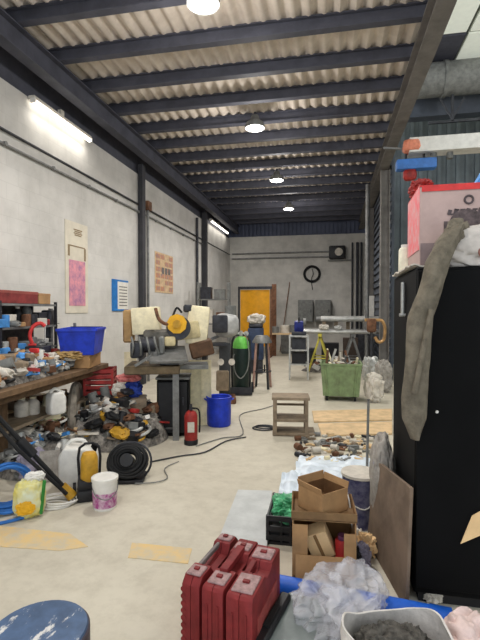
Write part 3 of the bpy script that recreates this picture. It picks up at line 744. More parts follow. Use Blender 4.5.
MB().blob((.06, 0, .1), (.24, .2, .2), .3, 2.4, 2, crease=.2).build('blue_cloth', mat('work_blue', (44, 66, 150), .9), t)
MB().blob((-.1, -.03, .1), (.17, .17, .17), .3, 2.4, 3, crease=.2).build('white_cloth', offw, t)
MB().blob((.01, .03, .24), (.3, .2, .1), .3, 2.4, 4, crease=.2).build('pink_cloth', mat('rose_cloth', (214, 128, 122), .9), t)
carton('crate', 'brown wooden box under the blue clothes bundle', 'box', (p.x, p.y + .0, 0), .4, .3, .495, woodg, face(p))
# ------------------------------------------------------------------ cutting machine
p = at(172, 440); fz = face(p)
t = thing('cutting_machine', 'beige cut-off saw machine with yellow disc guard on steel stand', 'machine', (p.x, p.y, 0), fz - .05)
S = dep(p) / FPX
def L2(px, py, dy=0): return ((px - 172) * S, dy, 1.6 - (py - 310) * S)
mb = MB().box((L2(176, 403)[0], 0, .46), (.075, .075, .92))
mb.build('post', greym, t)
MB().box((L2(130, 403)[0], .25, .46), (.07, .07, .92)).build('post', greym, t); MB().box((L2(176, 403)[0], .5, .46), (.07, .07, .92)).build('post', greym, t); MB().box((L2(130, 403)[0], .5, .46), (.07, .07, .92)).build('post', darkm, t)
MB().box((L2(153, 370)[0], .22, .87), (.66, .58, .1), bev=.01).build('frame', mat('oily_brown', (112, 96, 72), .6, .2, .3), t)
a = L2(168, 353); MB().box((a[0], .05, a[2] - .02), (.46, .4, .04), (R(22), 0, R(8)), .006).box((a[0] + .05, .2, .96), (.3, .24, .12), bev=.02).build('table_plate', greym, t)
a = L2(145, 321); MB().box((a[0], .3, a[2]), (.35, .3, .34), (0, R(-4), 0), .025, 2).build('pulley_cover', cream, t)
a = L2(128, 325); MB().box((a[0] - .02, .36, a[2] - .02), (.12, .26, .42), bev=.02).build('side_panel', mat('tan_panel', (176, 140, 92), .65), t)
a = L2(160, 338); MB().box((a[0], .22, a[2] - .02), (.42, .2, .24), bev=.03).build('gear_case', mat('grimy_grey', (104, 100, 92), .6, .2, .4), t)
a = L2(149, 345); MB().cyl((a[0] - .12, .12, a[2]), (a[0] + .08, .12, a[2]), .1, seg=24).box((a[0] - .14, .15, a[2] - .06), (.16, .3, .2), bev=.03, seg=2).build('motor', darkm, t)
mb = MB()
for k in range(4): mb.tube([(a[0] - .2 + .09 * k, .0, a[2] + .1), (a[0] - .17 + .09 * k, -.08, a[2]), (a[0] - .2 + .11 * k, .0, a[2] - .12)], .014)
mb.bar((a[0] + .04, -.06, a[2] - .12), (a[0] - .15, -.1, .93), .03).box((a[0] + .16, .05, a[2] + .0), (.07, .14, .22), bev=.02)
mb.build('clamp', greyp, t)
a = L2(177, 324)
mb = MB().cyl((a[0], .06, a[2]), (a[0], .14, a[2]), .125, seg=9)
mb.build('disc_guard', yellow, t)
MB().cyl((a[0], .02, a[2] + .0), (a[0], .07, a[2]), .05, seg=20).build('spindle_nut', yellowd, t)
MB().cyl((a[0] + .02, .09, a[2] - .05), (a[0] + .02, .11, a[2] - .05), .15, seg=32).build('blade', darkm, t)
MB().tube([(L2(156, 309)[0], .06, 1.62), (L2(159, 320)[0], .02, 1.5), (L2(164, 328)[0], .04, 1.44), (L2(170, 329)[0], .1, 1.42)], .022).build('feed_hose', rust, t)
MB().tube([(a[0] - .05, .1, a[2] + .1), (a[0], .08, a[2] + .2), (a[0] + .06, .1, a[2] + .14)], .014).build('carry_handle', rubber, t)
a = L2(183, 332); MB().box((a[0], .3, a[2]), (.42, .2, .22), (0, R(-8), 0), .03, 2).build('saw_arm', beige, t)
a = L2(198, 326); MB().box((a[0], .35, a[2]), (.28, .24, .5), (0, R(6), 0), .04, 2).build('column', cream, t)
a = L2(170, 340); MB().box((a[0], .1, a[2] - .02), (.14, .12, .12), bev=.03, seg=2).build('vice_block', beige, t)
a = L2(202, 352); MB().box((a[0], .3, a[2] + .02), (.3, .3, .2), (0, R(-14), 0), .02).build('chip_tray', mat('brown_tray', (92, 66, 46), .6, .2, .3), t)
a = L2(190, 366); MB().box((a[0] - .02, .3, a[2] - .03), (.5, .4, .05)).build('tray', greyp, t)
a = L2(188, 300); MB().box((a[0], .3, 1.62), (.12, .14, .1), bev=.02).build('switch_box', darkm, t)
for k, (px_, w_) in enumerate(((185, .17), (196, .16), (206, .14))):
    q = at(px_, 425)
    one('cream_board', MB().box((0, 0, .45), (w_, .03, .9), (R(-4), 0, 0)), [cream, mat('yellowish_board', (224, 216, 182), .7), cream][k], ['left of three cream boards leaning behind extinguisher', 'middle of three cream boards behind extinguisher', 'right of three cream boards above the blue drum'][k], 'board', (q.x, q.y + .02, 0), face(q), 'cream boards under the machine')
q = at(123, 430); one('cream_board', MB().box((0, 0, .5), (.17, .03, 1.0), (R(-3), 0, 0)), cream, 'single cream board standing left of the machine stand', 'board', (q.x - .1, q.y + .45, 0), face(q))
# black cabinet under the machine
p = at(164, 439)
t = thing('black_cabinet', 'low black cabinet under the cut-off machine', 'cabinet', (p.x + .02, p.y + .32, 0), fz - .1)
MB().box((0, 0, .37), (.4, .4, .7), bev=.012).box((0, 0, .01), (.36, .36, .02)).build('body', black, t)
MB().box((0, 0, .735), (.43, .43, .03), bev=.006).build('top', greyp, t)
d_ = MB().box((-.0, -.208, .37), (.36, .016, .64), bev=.004).build('door', blackp, t); MB().box((.13, -.225, .45), (.02, .02, .1)).build('handle', darkm, d_)
# extinguisher
p = at(191, 444)
t = thing('fire_extinguisher', 'red fire extinguisher standing on floor by the machine post', 'fire extinguisher', p, face(p))
MB().lathe([(0, .015), (.072, .015), (.078, .03), (.078, .34), (.06, .385), (.03, .405), (0, .405)], seg=24).build('cylinder', redp, t)
MB().lathe([(0, 0), (.082, 0), (.084, .05), (.079, .06), (0, .06)], seg=24).build('foot_ring', blackp, t)
MB().cyl((0, 0, .4), (0, 0, .44), .022).box((.0, -.02, .455), (.03, .12, .014), (R(10), 0, 0)).box((0, -.03, .435), (.025, .1, .01)).build('valve', darkm, t)
MB().tube([(.02, 0, .43), (.09, 0, .41), (.105, -.01, .3), (.1, -.01, .14)], .011).build('hose', rubber, t)
MB().box((0, -.0765, .22), (.08, .01, .12)).build('label_panel', offw, t)
# blue drum
p = at(219, 425)
t = thing('blue_drum', 'open blue plastic drum on floor right of the extinguisher', 'drum', p, face(p))
MB().lathe([(0, 0), (.15, 0), (.165, .02), (.17, .2), (.165, .3), (.17, .34), (.172, .4), (.16, .4), (.155, .03), (0, .03)], seg=28).build('tub', blue, t)
MB().torus((0, 0, .395), .168, .012, seg=28).build('rim', blue, t)
for s in (-1, 1): MB().tube([(s * .17, -.05, .36), (s * .2, 0, .37), (s * .17, .05, .36)], .01).build('handle', blue, t)
# ------------------------------------------------------------------ middle: grey drill machine
p = at(221, 404)
t = thing('pillar_drill', 'grey pillar drill machine with domed head behind the blue drum', 'drill machine', (p.x, p.y + .2, 0), face(p)); S = dep(p) / FPX
def L3(px, py): return ((px - 221) * S, 0, 1.6 - (py - 310) * S)
MB().box((0, 0, .05), (.42, .45, .1), bev=.015).build('base', rust, t)
MB().box((.02, .05, .55), (.2, .22, .95), bev=.02).build('column', mat('drill_dark', (70, 72, 74), .55, .2), t)
a = L3(222, 322)
MB().blob((a[0] + .02, 0, a[2] - .06), (.46, .5, .42), .04, 1.5, 1, flat=False).build('head_cover', mat('pale_grey_enamel', (176, 176, 174), .45), t)
MB().box((a[0] - .08, -.24, a[2] - .03), (.26, .1, .3), bev=.03, seg=2).build('control_panel', darkm, t)
MB().cyl((a[0] + .1, 0, a[2] + .1), (a[0] + .1, 0, a[2] + .28), .1).build('motor', greyp, t)
MB().bar(L3(203, 342), L3(236, 328), .05).build('lever', greym, t)
MB().box((-.1, -.18, 1.02), (.3, .3, .05), bev=.008).build('table', darkm, t)
for px_ in (218, 229): a = L3(px_, 362); MB().cyl((a[0], -.16, a[2]), (a[0], -.2, a[2]), .055, seg=20).build('handwheel', offw, t)
MB().box((-.02, -.2, .4), (.22, .12, .34), bev=.02).build('gear_box', woodg, t)
t = thing('grey_frame_shelf', 'grey steel shelf frame on wall side behind the drill machine', 'shelf', atY(213, 350, 13.2) * Vector((1, 1, 0)) if False else (atY(214, 350, 12.6).x, 12.6, 0), .1)
for z in (.5, 1.2, 1.9): MB().box((0, 0, z), (.9, .4, .03)).build('shelf', greyp, t)
for sx in (-1, 1):
    for sy in (-1, 1): MB().box((sx * .44, sy * .18, 1.2), (.05, .05, 2.4)).build('post', greyp, t)
sx0 = atY(214, 350, 12.6).x
for k, (dx, z, s_, m, lab) in enumerate(((-.22, 1.915, (.3, .3, .34), darkm, 'dark box on top of grey shelf frame, left'), (.18, 1.915, (.3, .3, .28), greyp, 'grey box on top of grey shelf frame, right'), (-.2, 1.215, (.36, .3, .4), offw, 'pale box on middle board of grey shelf frame'), (.22, 1.215, (.26, .3, .32), rust, 'brown box on middle board of grey shelf frame'))):
    carton('storage_box', lab, 'box', (sx0 + dx, 12.6, z), *s_, m, .1)
# gas bottle trolley
p = at(241, 394)
t = thing('gas_trolley', 'two wheeled steel trolley holding the green topped gas bottle', 'trolley', p, face(p))
MB().box((0, .0, .04), (.42, .4, .03)).box((.0, -.19, .1), (.42, .02, .12)).build('base_plate', darkm, t)
MB().tube([(-.17, .2, .04), (-.17, .2, 1.0), (0, .22, 1.1), (.17, .2, 1.0), (.17, .2, .04)], .022, sub=3).build('frame', darkm, t)
MB().box((0, .2, .5), (.34, .02, .03)).box((0, .2, .85), (.34, .02, .03)).build('crossbar', rust, t)
for s in (-1, 1): MB().cyl((s * .2, .2, .1), (s * .245, .2, .1), .1, seg=24).build('wheel', rubber, t)
t = thing('gas_bottle', 'dark gas bottle with bright green shoulder on the trolley', 'gas bottle', p + Vector((0, 0, .056)), face(p))
MB().lathe([(0, 0), (.145, 0), (.155, .02), (.155, .82), (.15, .84), (0, .84)], seg=28).build('cylinder', gbody, t)
MB().lathe([(.154, .82), (.157, .84), (.15, .93), (.115, 1.0), (.06, 1.04), (0, 1.05)], seg=28).build('shoulder', green, t)
MB().cyl((0, 0, 1.03), (0, 0, 1.15), .03).cyl((-.07, 0, 1.1), (.09, 0, 1.1), .018).cyl((.1, -.04, 1.1), (.1, .0, 1.1), .045).build('valve', lightm, t)
one('gas_hose', MB().tube([(.09, -.12, 1.16), (.15, -.16, .8), (.12, -.2, .5), (0, -.21, .33), (-.11, -.19, .45), (-.14, -.16, .7), (-.12, -.15, .78)], .011), greyp, 'grey gas hose looped in front of the dark bottle', 'hose', p, face(p))
# stool with lamp shaped top
p = at(262, 388)
t = thing('work_stool', 'tall stool with pale grey seat beside the gas bottle', 'stool', p, face(p))
MB().lathe([(0, .93), (.2, .93), (.2, .96), (.16, 1.03), (.12, 1.08), (0, 1.08)], seg=24).build('seat', greym, t)
for k in range(4):
    a = k * PI / 2 + .6
    MB().bar((.22 * math.cos(a), .22 * math.sin(a), 0), (.14 * math.cos(a), .14 * math.sin(a), .94), .035).build('leg', [mat('pinkish_leg', (176, 140, 128), .6), darkm][k % 2], t)
MB().torus((0, 0, .35), .185, .011, seg=24).build('foot_ring', darkm, t)
p = at(262, 376)
t = thing('welding_set', 'blue welding set on wheels behind the tall stool', 'welding machine', at(250, 374) + Vector((.1, .3, 0)), face(p))
MB().box((0, 0, .75), (.4, .6, .8), bev=.04, seg=2).build('body', mat('weld_blue', (48, 62, 90), .5, 0, .3), t); MB().box((0, 0, 1.2), (.36, .5, .1), bev=.03).build('top', darkm, t)
MB().box((0, 0, .2), (.36, .5, .3)).build('chassis', darkm, t)
for s in (-1, 1): MB().cyl((s * .2, .2, .09), (s * .24, .2, .09), .09).build('wheel', rubber, t)
MB().tube([(-.15, .3, 1.1), (-.15, .34, 1.32), (.15, .34, 1.32), (.15, .3, 1.1)], .015, sub=3).build('handle', darkm, t)
q = at(250, 374) + Vector((.12, .25, 1.252))
one('cloth_bundle', MB().blob((0, 0, .12), (.42, .34, .26), .35, 2, 6, crease=.25), offw, 'cream rag bundle on top of the blue welding set', 'cloth', q)
# ------------------------------------------------------------------ back right group
def rack(px, py, w, d, h, lab):
    p = at(px, py); t = thing('metal_rack', lab, 'rack', p + Vector((0, d / 2, 0)), face(p))
    for sx in (-1, 1):
        for sy in (-1, 1): MB().box((sx * w / 2, sy * d / 2, h / 2), (.035, .035, h)).build('post', lightm, t)
    for z in (.35, .68, h - .02): MB().box((0, 0, z), (w, d, .03)).build('shelf', lightm, t)
    return t, p
t, p = rack(298, 380, .42, .5, 1.02, 'light steel tube rack left of the trestles')
for k, (z, m, lab) in enumerate(((.366, blackp, 'black box on lower shelf of light steel rack'), (.696, darkm, 'dark box on middle shelf of light steel rack'))): carton('storage_box', lab, 'box', p + Vector((0, .25, z)), .32, .36, .24, m, face(p))
q = p + Vector((0, .25, 1.017))
t = thing('chop_saw', 'dark blue bench saw on top of light steel rack', 'saw', q, face(p))
MB().box((0, 0, .04), (.34, .3, .08), bev=.02).build('base', darkm, t); MB().box((0, .05, .2), (.22, .2, .26), (R(10), 0, 0), .05, 2).build('body', blued, t); MB().cyl((.1, .0, .3), (.16, .0, .3), .09).build('motor', greyp, t); MB().tube([(0, -.05, .3), (0, -.1, .4), (0, .03, .42)], .018).build('handle', blackp, t)
def trestle(px, py, w, h, m, lab, rz=0):
    p = at(px, py); t = thing('trestle', lab, 'trestle', p, rz)
    MB().box((0, 0, h), (.09, w, .07)).build('top_rail', m, t)
    for sy in (-1, 1):
        for sx in (-1, 1): MB().bar((sx * .3, sy * (w / 2 - .08), 0), (0, sy * (w / 2 - .08), h - .03), .05).build('leg', m, t)
        MB().bar((-.18, sy * (w / 2 - .08), h * .4), (.18, sy * (w / 2 - .08), h * .4), .03).build('crossbar', m, t)
    return p
ytr = mat('trestle_yellow', (196, 184, 76), .6, 0, .3)
pa = trestle(320, 372, .8, .97, ytr, 'yellow trestle under the steel tubes')
pb = trestle(352, 372, .8, .97, greym, 'grey trestle under the right end of the steel tubes')
zt = 1.006
def tubeset(y, z, xa, xb, r_, lab, m=lightm): one('steel_tube', MB().cyl((xa, 0, r_), (xb, 0, r_), r_, seg=16), m, lab, 'tube', (0, y, z), 0, 'steel tubes on the trestles')
ya = pa.y
tubs = [(ya - .28, 'front'), (ya - .14, 'second'), (ya, 'third'), (ya + .14, 'fourth'), (ya + .28, 'rear')]
for k, (yy, nm) in enumerate(tubs):
    tubeset(yy, zt, pa.x - .45 - .1 * (k % 2), pb.x + .55 + .08 * (k % 3), .05, nm + ' steel tube of the lower layer on the trestles', [lightm, greym][k % 2])
for k, nm in enumerate(('front', 'middle', 'rear')):
    one('timber', MB().box((0, 0, .1), (.09, .05, .2)), woodg, nm + ' wood spacer block between tube layers', 'block', (pa.x + .1 + k * .3, ya - .14 + .14 * k, zt + .101))
tubeset(ya - .12, zt + .302, pa.x + .02, pb.x + .62, .07, 'thick front steel tube on top of the tube stack')
tubeset(ya + .05, zt + .302, pa.x - .1, pb.x + .5, .06, 'thick rear steel tube on top of the tube stack', greym)
for k, (px, py, s_, m, lab) in enumerate(((309, 368, (.34, .4, .5), darkm, 'dark crate under the trestles, left'), (330, 366, (.5, .4, .62), blackp, 'black crate under the trestles, middle'), (352, 364, (.5, .4, .74), mat('umber_crate', (78, 66, 58), .7), 'brown crate under the trestles, right'), (371, 368, (.4, .4, .9), darkm, 'tall dark crate right of the trestles'))):
    q = at(px, py); carton('crate', lab, 'crate', (min(q.x, .98), q.y + .55, 0), *s_, m, face(q))
for k, (dx, s_, m, lab) in enumerate(((.0, .16, offw, 'pale lump on the left of the tube stack'), (.35, .13, lightm, 'pale grey lump in the middle of the tube stack'))):
    one('rag', MB().blob((0, 0, s_ * .4), (s_ * 1.5, s_, s_ * .8), .3, 2.2, 80 + k, sub=4, crease=.2), m, lab, 'rag', (pa.x + dx + .1, ya - .28, zt + .101))
# green bin with scrap
p = at(341, 402); 
t = thing('scrap_bin', 'green metal scrap bin on castors heaped with scrap', 'bin', p + Vector((0, .3, .0)), face(p) + .02)
tote(t, .7, .6, .56, greenb, .012, .09, 'body', .88)
for sx in (-1, 1):
    for sy in (-1, 1): MB().cyl((sx * .24 - .02, sy * .2, .045), (sx * .24 + .02, sy * .2, .045), .045).box((sx * .24, sy * .2, .085), (.06, .06, .03)).build('castor', rubber, t)
mb = MB()
for x in (-.25, 0, .25): mb.bar((x * .95, -.275, .12), (x * 1.1, -.31, .62), .05, .015)
mb.build('rib', greenb, t)
one('scrap_fill', MB().blob((0, 0, .1), (.56, .46, .2), .5, 4, 5, sub=4, crease=.3), scrapm, 'grey scrap heaped inside the green bin', 'scrap', p + Vector((0, .3, .44)), face(p))['kind'] = 'stuff'
random.seed(5)
bl = ['rusty', 'bright', 'cream', 'brown', 'white', 'grey']
for k in range(9):
    m = [rust, lightm, cream, woodg, offw, greym][k % 6]
    x = -.26 + .065 * k
    one('metal_offcut', MB().bar((0, 0, 0), (random.uniform(-.12, .12), random.uniform(-.1, .1), random.uniform(.18, .34)), .03, .03), m, 'offcut sticking up out of the green scrap bin', 'scrap', p + Vector((x, .22 + .05 * (k % 3), .57)), 0, 'offcuts sticking out of the green bin')
q = p + Vector((0, .3, 0))
pt = mound('scrap_mound', 'pale swarf heaped above the rim of the green bin', q, .27, .22, .13, face(p), scrapm, 6, .585)
strew(pt, 34, ['plate', 'short pipe', 'rag', 'bar', 'block', 'hose piece'], [offw, lightm, greym, rust, cream, darkm], .06, .12, 'heaped in the green scrap bin', 'pieces in the green bin', .9, .6)
pt = mound('rubbish_heap', 'low rubbish heap on the floor beneath the trestles', at(338, 372) + Vector((0, .1, 0)), .95, .4, .26, 0, dustm, 8)
strew(pt, 60, ['bar', 'rag', 'short pipe', 'block', 'hose piece', 'plate', 'tin'], [offw, lightm, greym, rust, darkm, blackp, greyp, white], .1, .22, 'in the heap beneath the trestles', 'pieces beneath the trestles', .95, .5)
# stuff right of bin: pale sacks
for k, (px, py, s_, m, lab) in enumerate(((374, 402, (.3, .3, .5), offw, 'white crumpled sack right of the green bin'), (383, 392, (.3, .3, .62), sackg, 'grey crumpled sack against the right column'), (371, 385, (.34, .3, .6), lightm, 'pale grey sack behind white sack right of bin'))):
    one('sack', MB().blob((0, 0, s_[2] / 2), s_, .3, 2.6, k + 30, crease=.25), m, lab, 'sack', at(px, py), .2)
# brass pipe loop on the right column
p = atY(376, 330, 10.25)
t = thing('gas_manifold', 'brass coloured pipe loop with valve by the far right column', 'pipework', (p.x, 10.2, 0))
zz = p.z
MB().tube([(-.25, 0, zz + .22), (.0, 0, zz + .22), (.12, 0, zz + .2), (.18, 0, zz + .05), (.16, 0, zz - .2), (.05, 0, zz - .26), (-.03, 0, zz - .15)], .035, sub=5).build('pipe', brass, t)
MB().box((-.1, 0, zz + .1), (.2, .14, .3), bev=.03).build('valve', rust, t); MB().cyl((-.1, .0, 0), (-.1, 0, zz), .03).build('stand_pipe', darkm, t)
MB().box((-.1, .0, .01), (.24, .24, .02)).build('foot', darkm, t)
one('steel_pole', MB().cyl((0, 0, 0), (0, 0, 4.7), .05), greym, 'grey round pole standing left of the far right column', 'pole', (atY(367, 300, 11.6).x, 11.6, 0))
# small wooden cart
p = at(291, 436)
t = thing('shelf_trolley', 'small open wooden shelf unit on floor in mid aisle', 'shelf', p + Vector((-.02, .14, 0)), face(p) + .03); S = dep(p) / FPX
w = .46; 
for z, ww in ((.025, .54), (.2, .44), (.475, .48)): MB().box(((ww - w) / 2 if z < .1 else 0, 0, z), (ww, .34, .035), bev=.004).build('shelf', woodg, t)
MB().box((-w / 2 + .03, 0, .25), (.05, .34, .43)).build('side_panel', woodg, t)
for sy in (-1, 1): MB().box((w / 2 - .03, sy * .15, .25), (.04, .04, .43)).build('post', woodg, t)
MB().box((0, .16, .34), (w - .1, .015, .03)).build('back_rail', woodg, t)
# tan boards on the floor
for k, (c, lab) in enumerate((([(312, 412), (392, 410), (392, 421), (314, 423)], 'far pale tan board lying on floor before the green bin'), ([(318, 425), (392, 423), (392, 435), (322, 437)], 'near pale tan board lying on floor, right of shelf unit'))):
    mb = MB(); vs = [mb.bm.verts.new((*at(*q).xy, .022)) for q in c]; f = mb.bm.faces.new(vs); mb.bm.normal_update(); bmesh.ops.solidify(mb.bm, geom=[f], thickness=.02 if f.normal.z > 0 else -.02)
    one('floor_board', mb, woodl, lab, 'board', smooth=False)
mb = MB().tube([at(196, 446, .012), at(222, 438, .012), at(243, 434, .012), at(240, 415, .012), at(262, 409, .012), at(275, 405, .012)], .007)
one('floor_cable', mb, greyp, 'grey cable running over the floor past the blue drum', 'cable')
one('floor_cable', MB().torus((0, 0, .012), .1, .009, sx=1.4).torus((.02, .02, .026), .09, .009, sx=1.4), darkm, 'small ring of dark cable left of the wooden shelf unit', 'cable', at(263, 429))
one('floor_cable', MB().tube([at(150, 462, .012), at(180, 456, .012), at(205, 452, .012), at(226, 441, .012), at(246, 437, .012)], .008), darkm, 'thin dark cable on floor in front of the extinguisher', 'cable')
# scrap field on the floor
random.seed(31)
scm = [rust, greym, woodg, offw, darkm, lightm, woodl, greyp, offw, woodl, cream]
n_ = 0
for py in (437, 441, 445, 449, 453, 457, 461):
    for px in range(299, 388, 6):
        qx, qy = px + random.uniform(-2, 2), py + random.uniform(-1.5, 1.5)
        if 361 < px < 373 and py > 455: continue
        put(['bar', 'plate', 'hose piece', 'short pipe', 'ring', 'tool'][n_ % 6], random.uniform(.035, .075), random.choice(scm), 'among the scraps strewn on the floor by the tan boards', 'offcuts strewn on the floor', at(qx, qy, .001), (0, 0, random.uniform(0, 2 * PI))); n_ += 1
# thin upright rod
p = at(367, 474)
t = thing('upright_rod', 'thin pale steel rod standing upright by the scraps', 'rod', at(367, 471)); MB().cyl((0, 0, .02), (0.01, 0, .72), .013).build('rod', greym, t); MB().cyl((0, 0, 0), (0, 0, .02), .1).build('foot', greym, t)
# ------------------------------------------------------------------ mid right floor: boxes
c0, c1, c2, c3 = at(288, 484), at(300, 459), at(378, 459), at(384, 486)
def bil(u, v): return (c0 * (1 - u) + c3 * u) * (1 - v) + (c1 * (1 - u) + c2 * u) * v
def wav(u, v):
    p = bil(u, v); return (p.x + .03 * noise.noise(p * 5), p.y + .04 * noise.noise(p * 4 + Vector((3, 0, 0))), .012 + .05 * abs(noise.noise(p * 7)) + .02 * abs(noise.noise(p * 17)))
one('plastic_sheet', MB().sheet(wav, 36, 24, .003), sheetw, 'crumpled blue white plastic sheet on floor behind boxes', 'plastic sheet')
one('plastic_sheet', MB().sheet(lambda u, v: ((at(276, 505) * (1 - u) + at(300, 505) * u) * (1 - v) + (at(283, 474) * (1 - u) + at(302, 474) * u) * v) + Vector((0, 0, .012 + .09 * abs(noise.noise(Vector((u * 3, v * 3, 1)))))), 16, 16, .003), sheetw, 'pale crumpled film on floor left of the open carton', 'plastic sheet')
# slab
c = [(238, 493), (272, 494), (266, 560), (212, 560)]
mb = MB(); vs = [mb.bm.verts.new((*at(*q).xy, .03)) for q in c]; f = mb.bm.faces.new(vs); mb.bm.normal_update(); bmesh.ops.solidify(mb.bm, geom=[f], thickness=.03 if f.normal.z > 0 else -.03)
one('floor_panel', mb, slabm, 'long pale grey panel lying on floor behind red cases', 'panel', smooth=False)
# black crate with green film
p = at(281, 546)
t = thing('black_crate', 'black plastic crate beside the cardboard boxes', 'crate', p + Vector((.03, .2, 0)), face(p) - .1)
w, d_, h = .25, .38, .2
mb = MB().box((0, 0, .01), (w, d_, .02))
for z in (.05, .11, .18):
    for s in (-1, 1): mb.box((0, s * d_ / 2, z), (w, .012, .035)); mb.box((s * w / 2, 0, z), (.012, d_, .035))
mb.build('slats', blackp, t)
for sx in (-1, 1):
    for sy in (-1, 1): MB().box((sx * w / 2, sy * d_ / 2, h / 2), (.02, .02, h)).build('corner_post', blackp, t)
for sx in (-1, 1): MB().box((sx * .03, -d_ / 2 - .004, .09), (.012, .012, .16)).build('rib', blackp, t)
MB().box((0, 0, .06), (w - .03, d_ - .03, .08)).build('liner', rubber, t)
one('green_bag', MB().blob((0, 0, .07), (.21, .26, .16), .4, 2.8, 9, crease=.3), greenf, 'green plastic bag in the black crate', 'bag', (p.x + .03, p.y + .22, .105), face(p))
# box stack
def openbox(t, w, d, h, m, inm, th=.006, flaps=(), name='wall'):
    mb = MB().box((0, 0, th / 2), (w, d, th))
    for s in (-1, 1): mb.box((s * (w / 2 - th / 2), 0, h / 2), (th, d, h)); mb.box((0, s * (d / 2 - th / 2), h / 2), (w - 2 * th, th, h))
    mb.build('carton', m, t, False)
    mb = MB()
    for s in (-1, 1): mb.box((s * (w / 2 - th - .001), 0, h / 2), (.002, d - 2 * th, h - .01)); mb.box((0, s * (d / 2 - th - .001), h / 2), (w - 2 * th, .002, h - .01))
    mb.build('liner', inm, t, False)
    for (side, ang, ln) in flaps:
        a = R(ang)
        if side in 'LR':
            s = -1 if side == 'L' else 1
            f = MB().box((s * (w / 2 + math.sin(a) * ln / 2), 0, h + math.cos(a) * ln / 2), (th, d, ln), (0, s * a, 0))
        else:
            s = -1 if side == 'F' else 1
            f = MB().box((0, s * (d / 2 + math.sin(a) * ln / 2), h + math.cos(a) * ln / 2), (w, th, ln), (-s * a, 0, 0))
        f.build('flap', m, t, False)
p = at(322, 584)
rzb = face(p) + .05
t = thing('cardboard_box', 'brown carton lying on its side, open front, below the open carton', 'box', p + Vector((.0, .17, 0)), rzb)
W, D, H = .37, .3, .365
th = .007
MB().box((0, 0, th / 2), (W, D, th)).box((0, 0, H - th / 2), (W, D, th)).box((-W / 2 + th / 2, 0, H / 2), (th, D, H - 2 * th)).box((W / 2 - th / 2, 0, H / 2), (th, D, H - 2 * th)).box((0, D / 2 - th / 2, H / 2), (W, th, H)).build('carton', card, t, False)
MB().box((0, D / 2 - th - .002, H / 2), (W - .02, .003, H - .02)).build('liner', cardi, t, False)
MB().box((-W / 2 + .045, -D / 2 - .003, H * .5), (.09, .006, H - .06), (0, 0, R(0))).build('flap', card, t, False)
MB().box((W / 2 - .035, -D / 2 - .003, H * .45), (.07, .006, H - .1)).build('flap', card, t, False)
MB().box((0, -D / 2 - .05, .08), (W - .04, .007, .18), (R(-22), 0, 0)).build('flap', card, t, False)
q = p + Vector((-.02, .06, .008))
t = thing('small_carton', 'small pale carton tilted inside the side lying box', 'box', (p.x - .02, p.y + .13, .19), rzb - .35)
t.rotation_euler = (R(12), R(-22), rzb - .1)
MB().box((0, 0, 0), (.14, .11, .17), bev=.003).build('carton', cardl, t, False); MB().box((.0, -.056, .0), (.02, .002, .165)).build('tape', cardi, t, False)
carton('storage_box', 'brown carton propping the small pale carton', 'box', (p.x - .02, p.y + .16, .008), .2, .16, .09, cardi, rzb)
t = thing('red_tin', 'red tin inside right of the side lying box', 'tin', (p.x + .12, p.y + .12, .008), rzb)
MB().lathe([(0, 0), (.045, 0), (.045, .2), (.04, .21), (0, .21)]).build('body', redb, t); MB().cyl((0, 0, .21), (0, 0, .235), .03).build('cap', mat('mauve_cap', (110, 60, 90), .5), t)
# tray box on top then open carton
t = thing('tray_box', 'shallow brown tray carton between open carton and side lying box', 'box', (p.x + .0, p.y + .16, H + .001), rzb)
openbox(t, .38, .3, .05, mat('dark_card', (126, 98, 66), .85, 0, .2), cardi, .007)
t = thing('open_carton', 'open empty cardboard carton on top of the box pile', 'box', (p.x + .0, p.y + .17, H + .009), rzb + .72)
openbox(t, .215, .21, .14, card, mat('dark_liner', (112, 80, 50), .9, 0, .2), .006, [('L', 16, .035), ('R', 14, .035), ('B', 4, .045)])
# bucket with dark stuff right of boxes
p = at(358, 528)
t = thing('dark_bucket', 'dark blue bucket with white lid right of the open carton', 'bucket', p + Vector((.02, .08, 0)), face(p))
MB().lathe([(0, 0), (.12, 0), (.134, .36), (.135, .38), (0, .38)], seg=24).build('tub', mat('ink_blue_print', (50, 50, 84), .5, 0, .5, 16, col2=(120, 120, 140)), t)
MB().lathe([(0, .37), (.142, .37), (.142, .39), (.12, .394), (0, .39)], seg=24).build('lid', offw, t)
MB().tube([(-.12, -.02, .35), (-.1, -.1, .22), (.03, -.13, .16), (.11, -.07, .24), (.12, 0, .35)], .005).build('handle', white, t)
random.seed(8)
for k, (px, py, lab, m) in enumerate(((352, 548, 'white crumpled paper between box pile and plywood', offw), (366, 556, 'tan crumpled paper below the plywood edge', cardl), (360, 566, 'grey rag on the floor at plywood foot', clothp), (350, 570, 'dark rag right of the side lying box', blackp))):
    one('crumpled_paper', MB().blob((0, 0, .07), (.12, .1, .14), .45, 3, k + 40, crease=.3), m, lab, 'paper', at(px, py), 0)
one('white_strap', MB().tube([at(346, 488, .42), at(350, 505, .385), at(353, 530, .25), at(359, 548, .1), at(362, 556, .02)], .005), white, 'white strap trailing down right side of the box pile', 'strap')
# plywood leaning on the cabinet
n0 = Vector((.415, 2.50, 0)); f0 = Vector((.27, 3.2, 0))
dirv = (f0 - n0).normalized(); nrm = Vector((dirv.y, -dirv.x, 0))
mb = MB(); lean = .05
q = [n0, f0, f0 + Vector((0, 0, .57)) + nrm * lean, n0 + Vector((0, 0, .655)) + nrm * .02]
a = [mb.bm.verts.new(v) for v in q]; b = [mb.bm.verts.new(v - nrm * .018) for v in q]
mb.bm.faces.new(a); mb.bm.faces.new(b[::-1])
for i in range(4): mb.bm.faces.new((a[i], a[(i + 1) % 4], b[(i + 1) % 4], b[i]))
one('plywood_board', mb, ply, 'brown plywood board leaning on the black cabinet side', 'board', smooth=False)
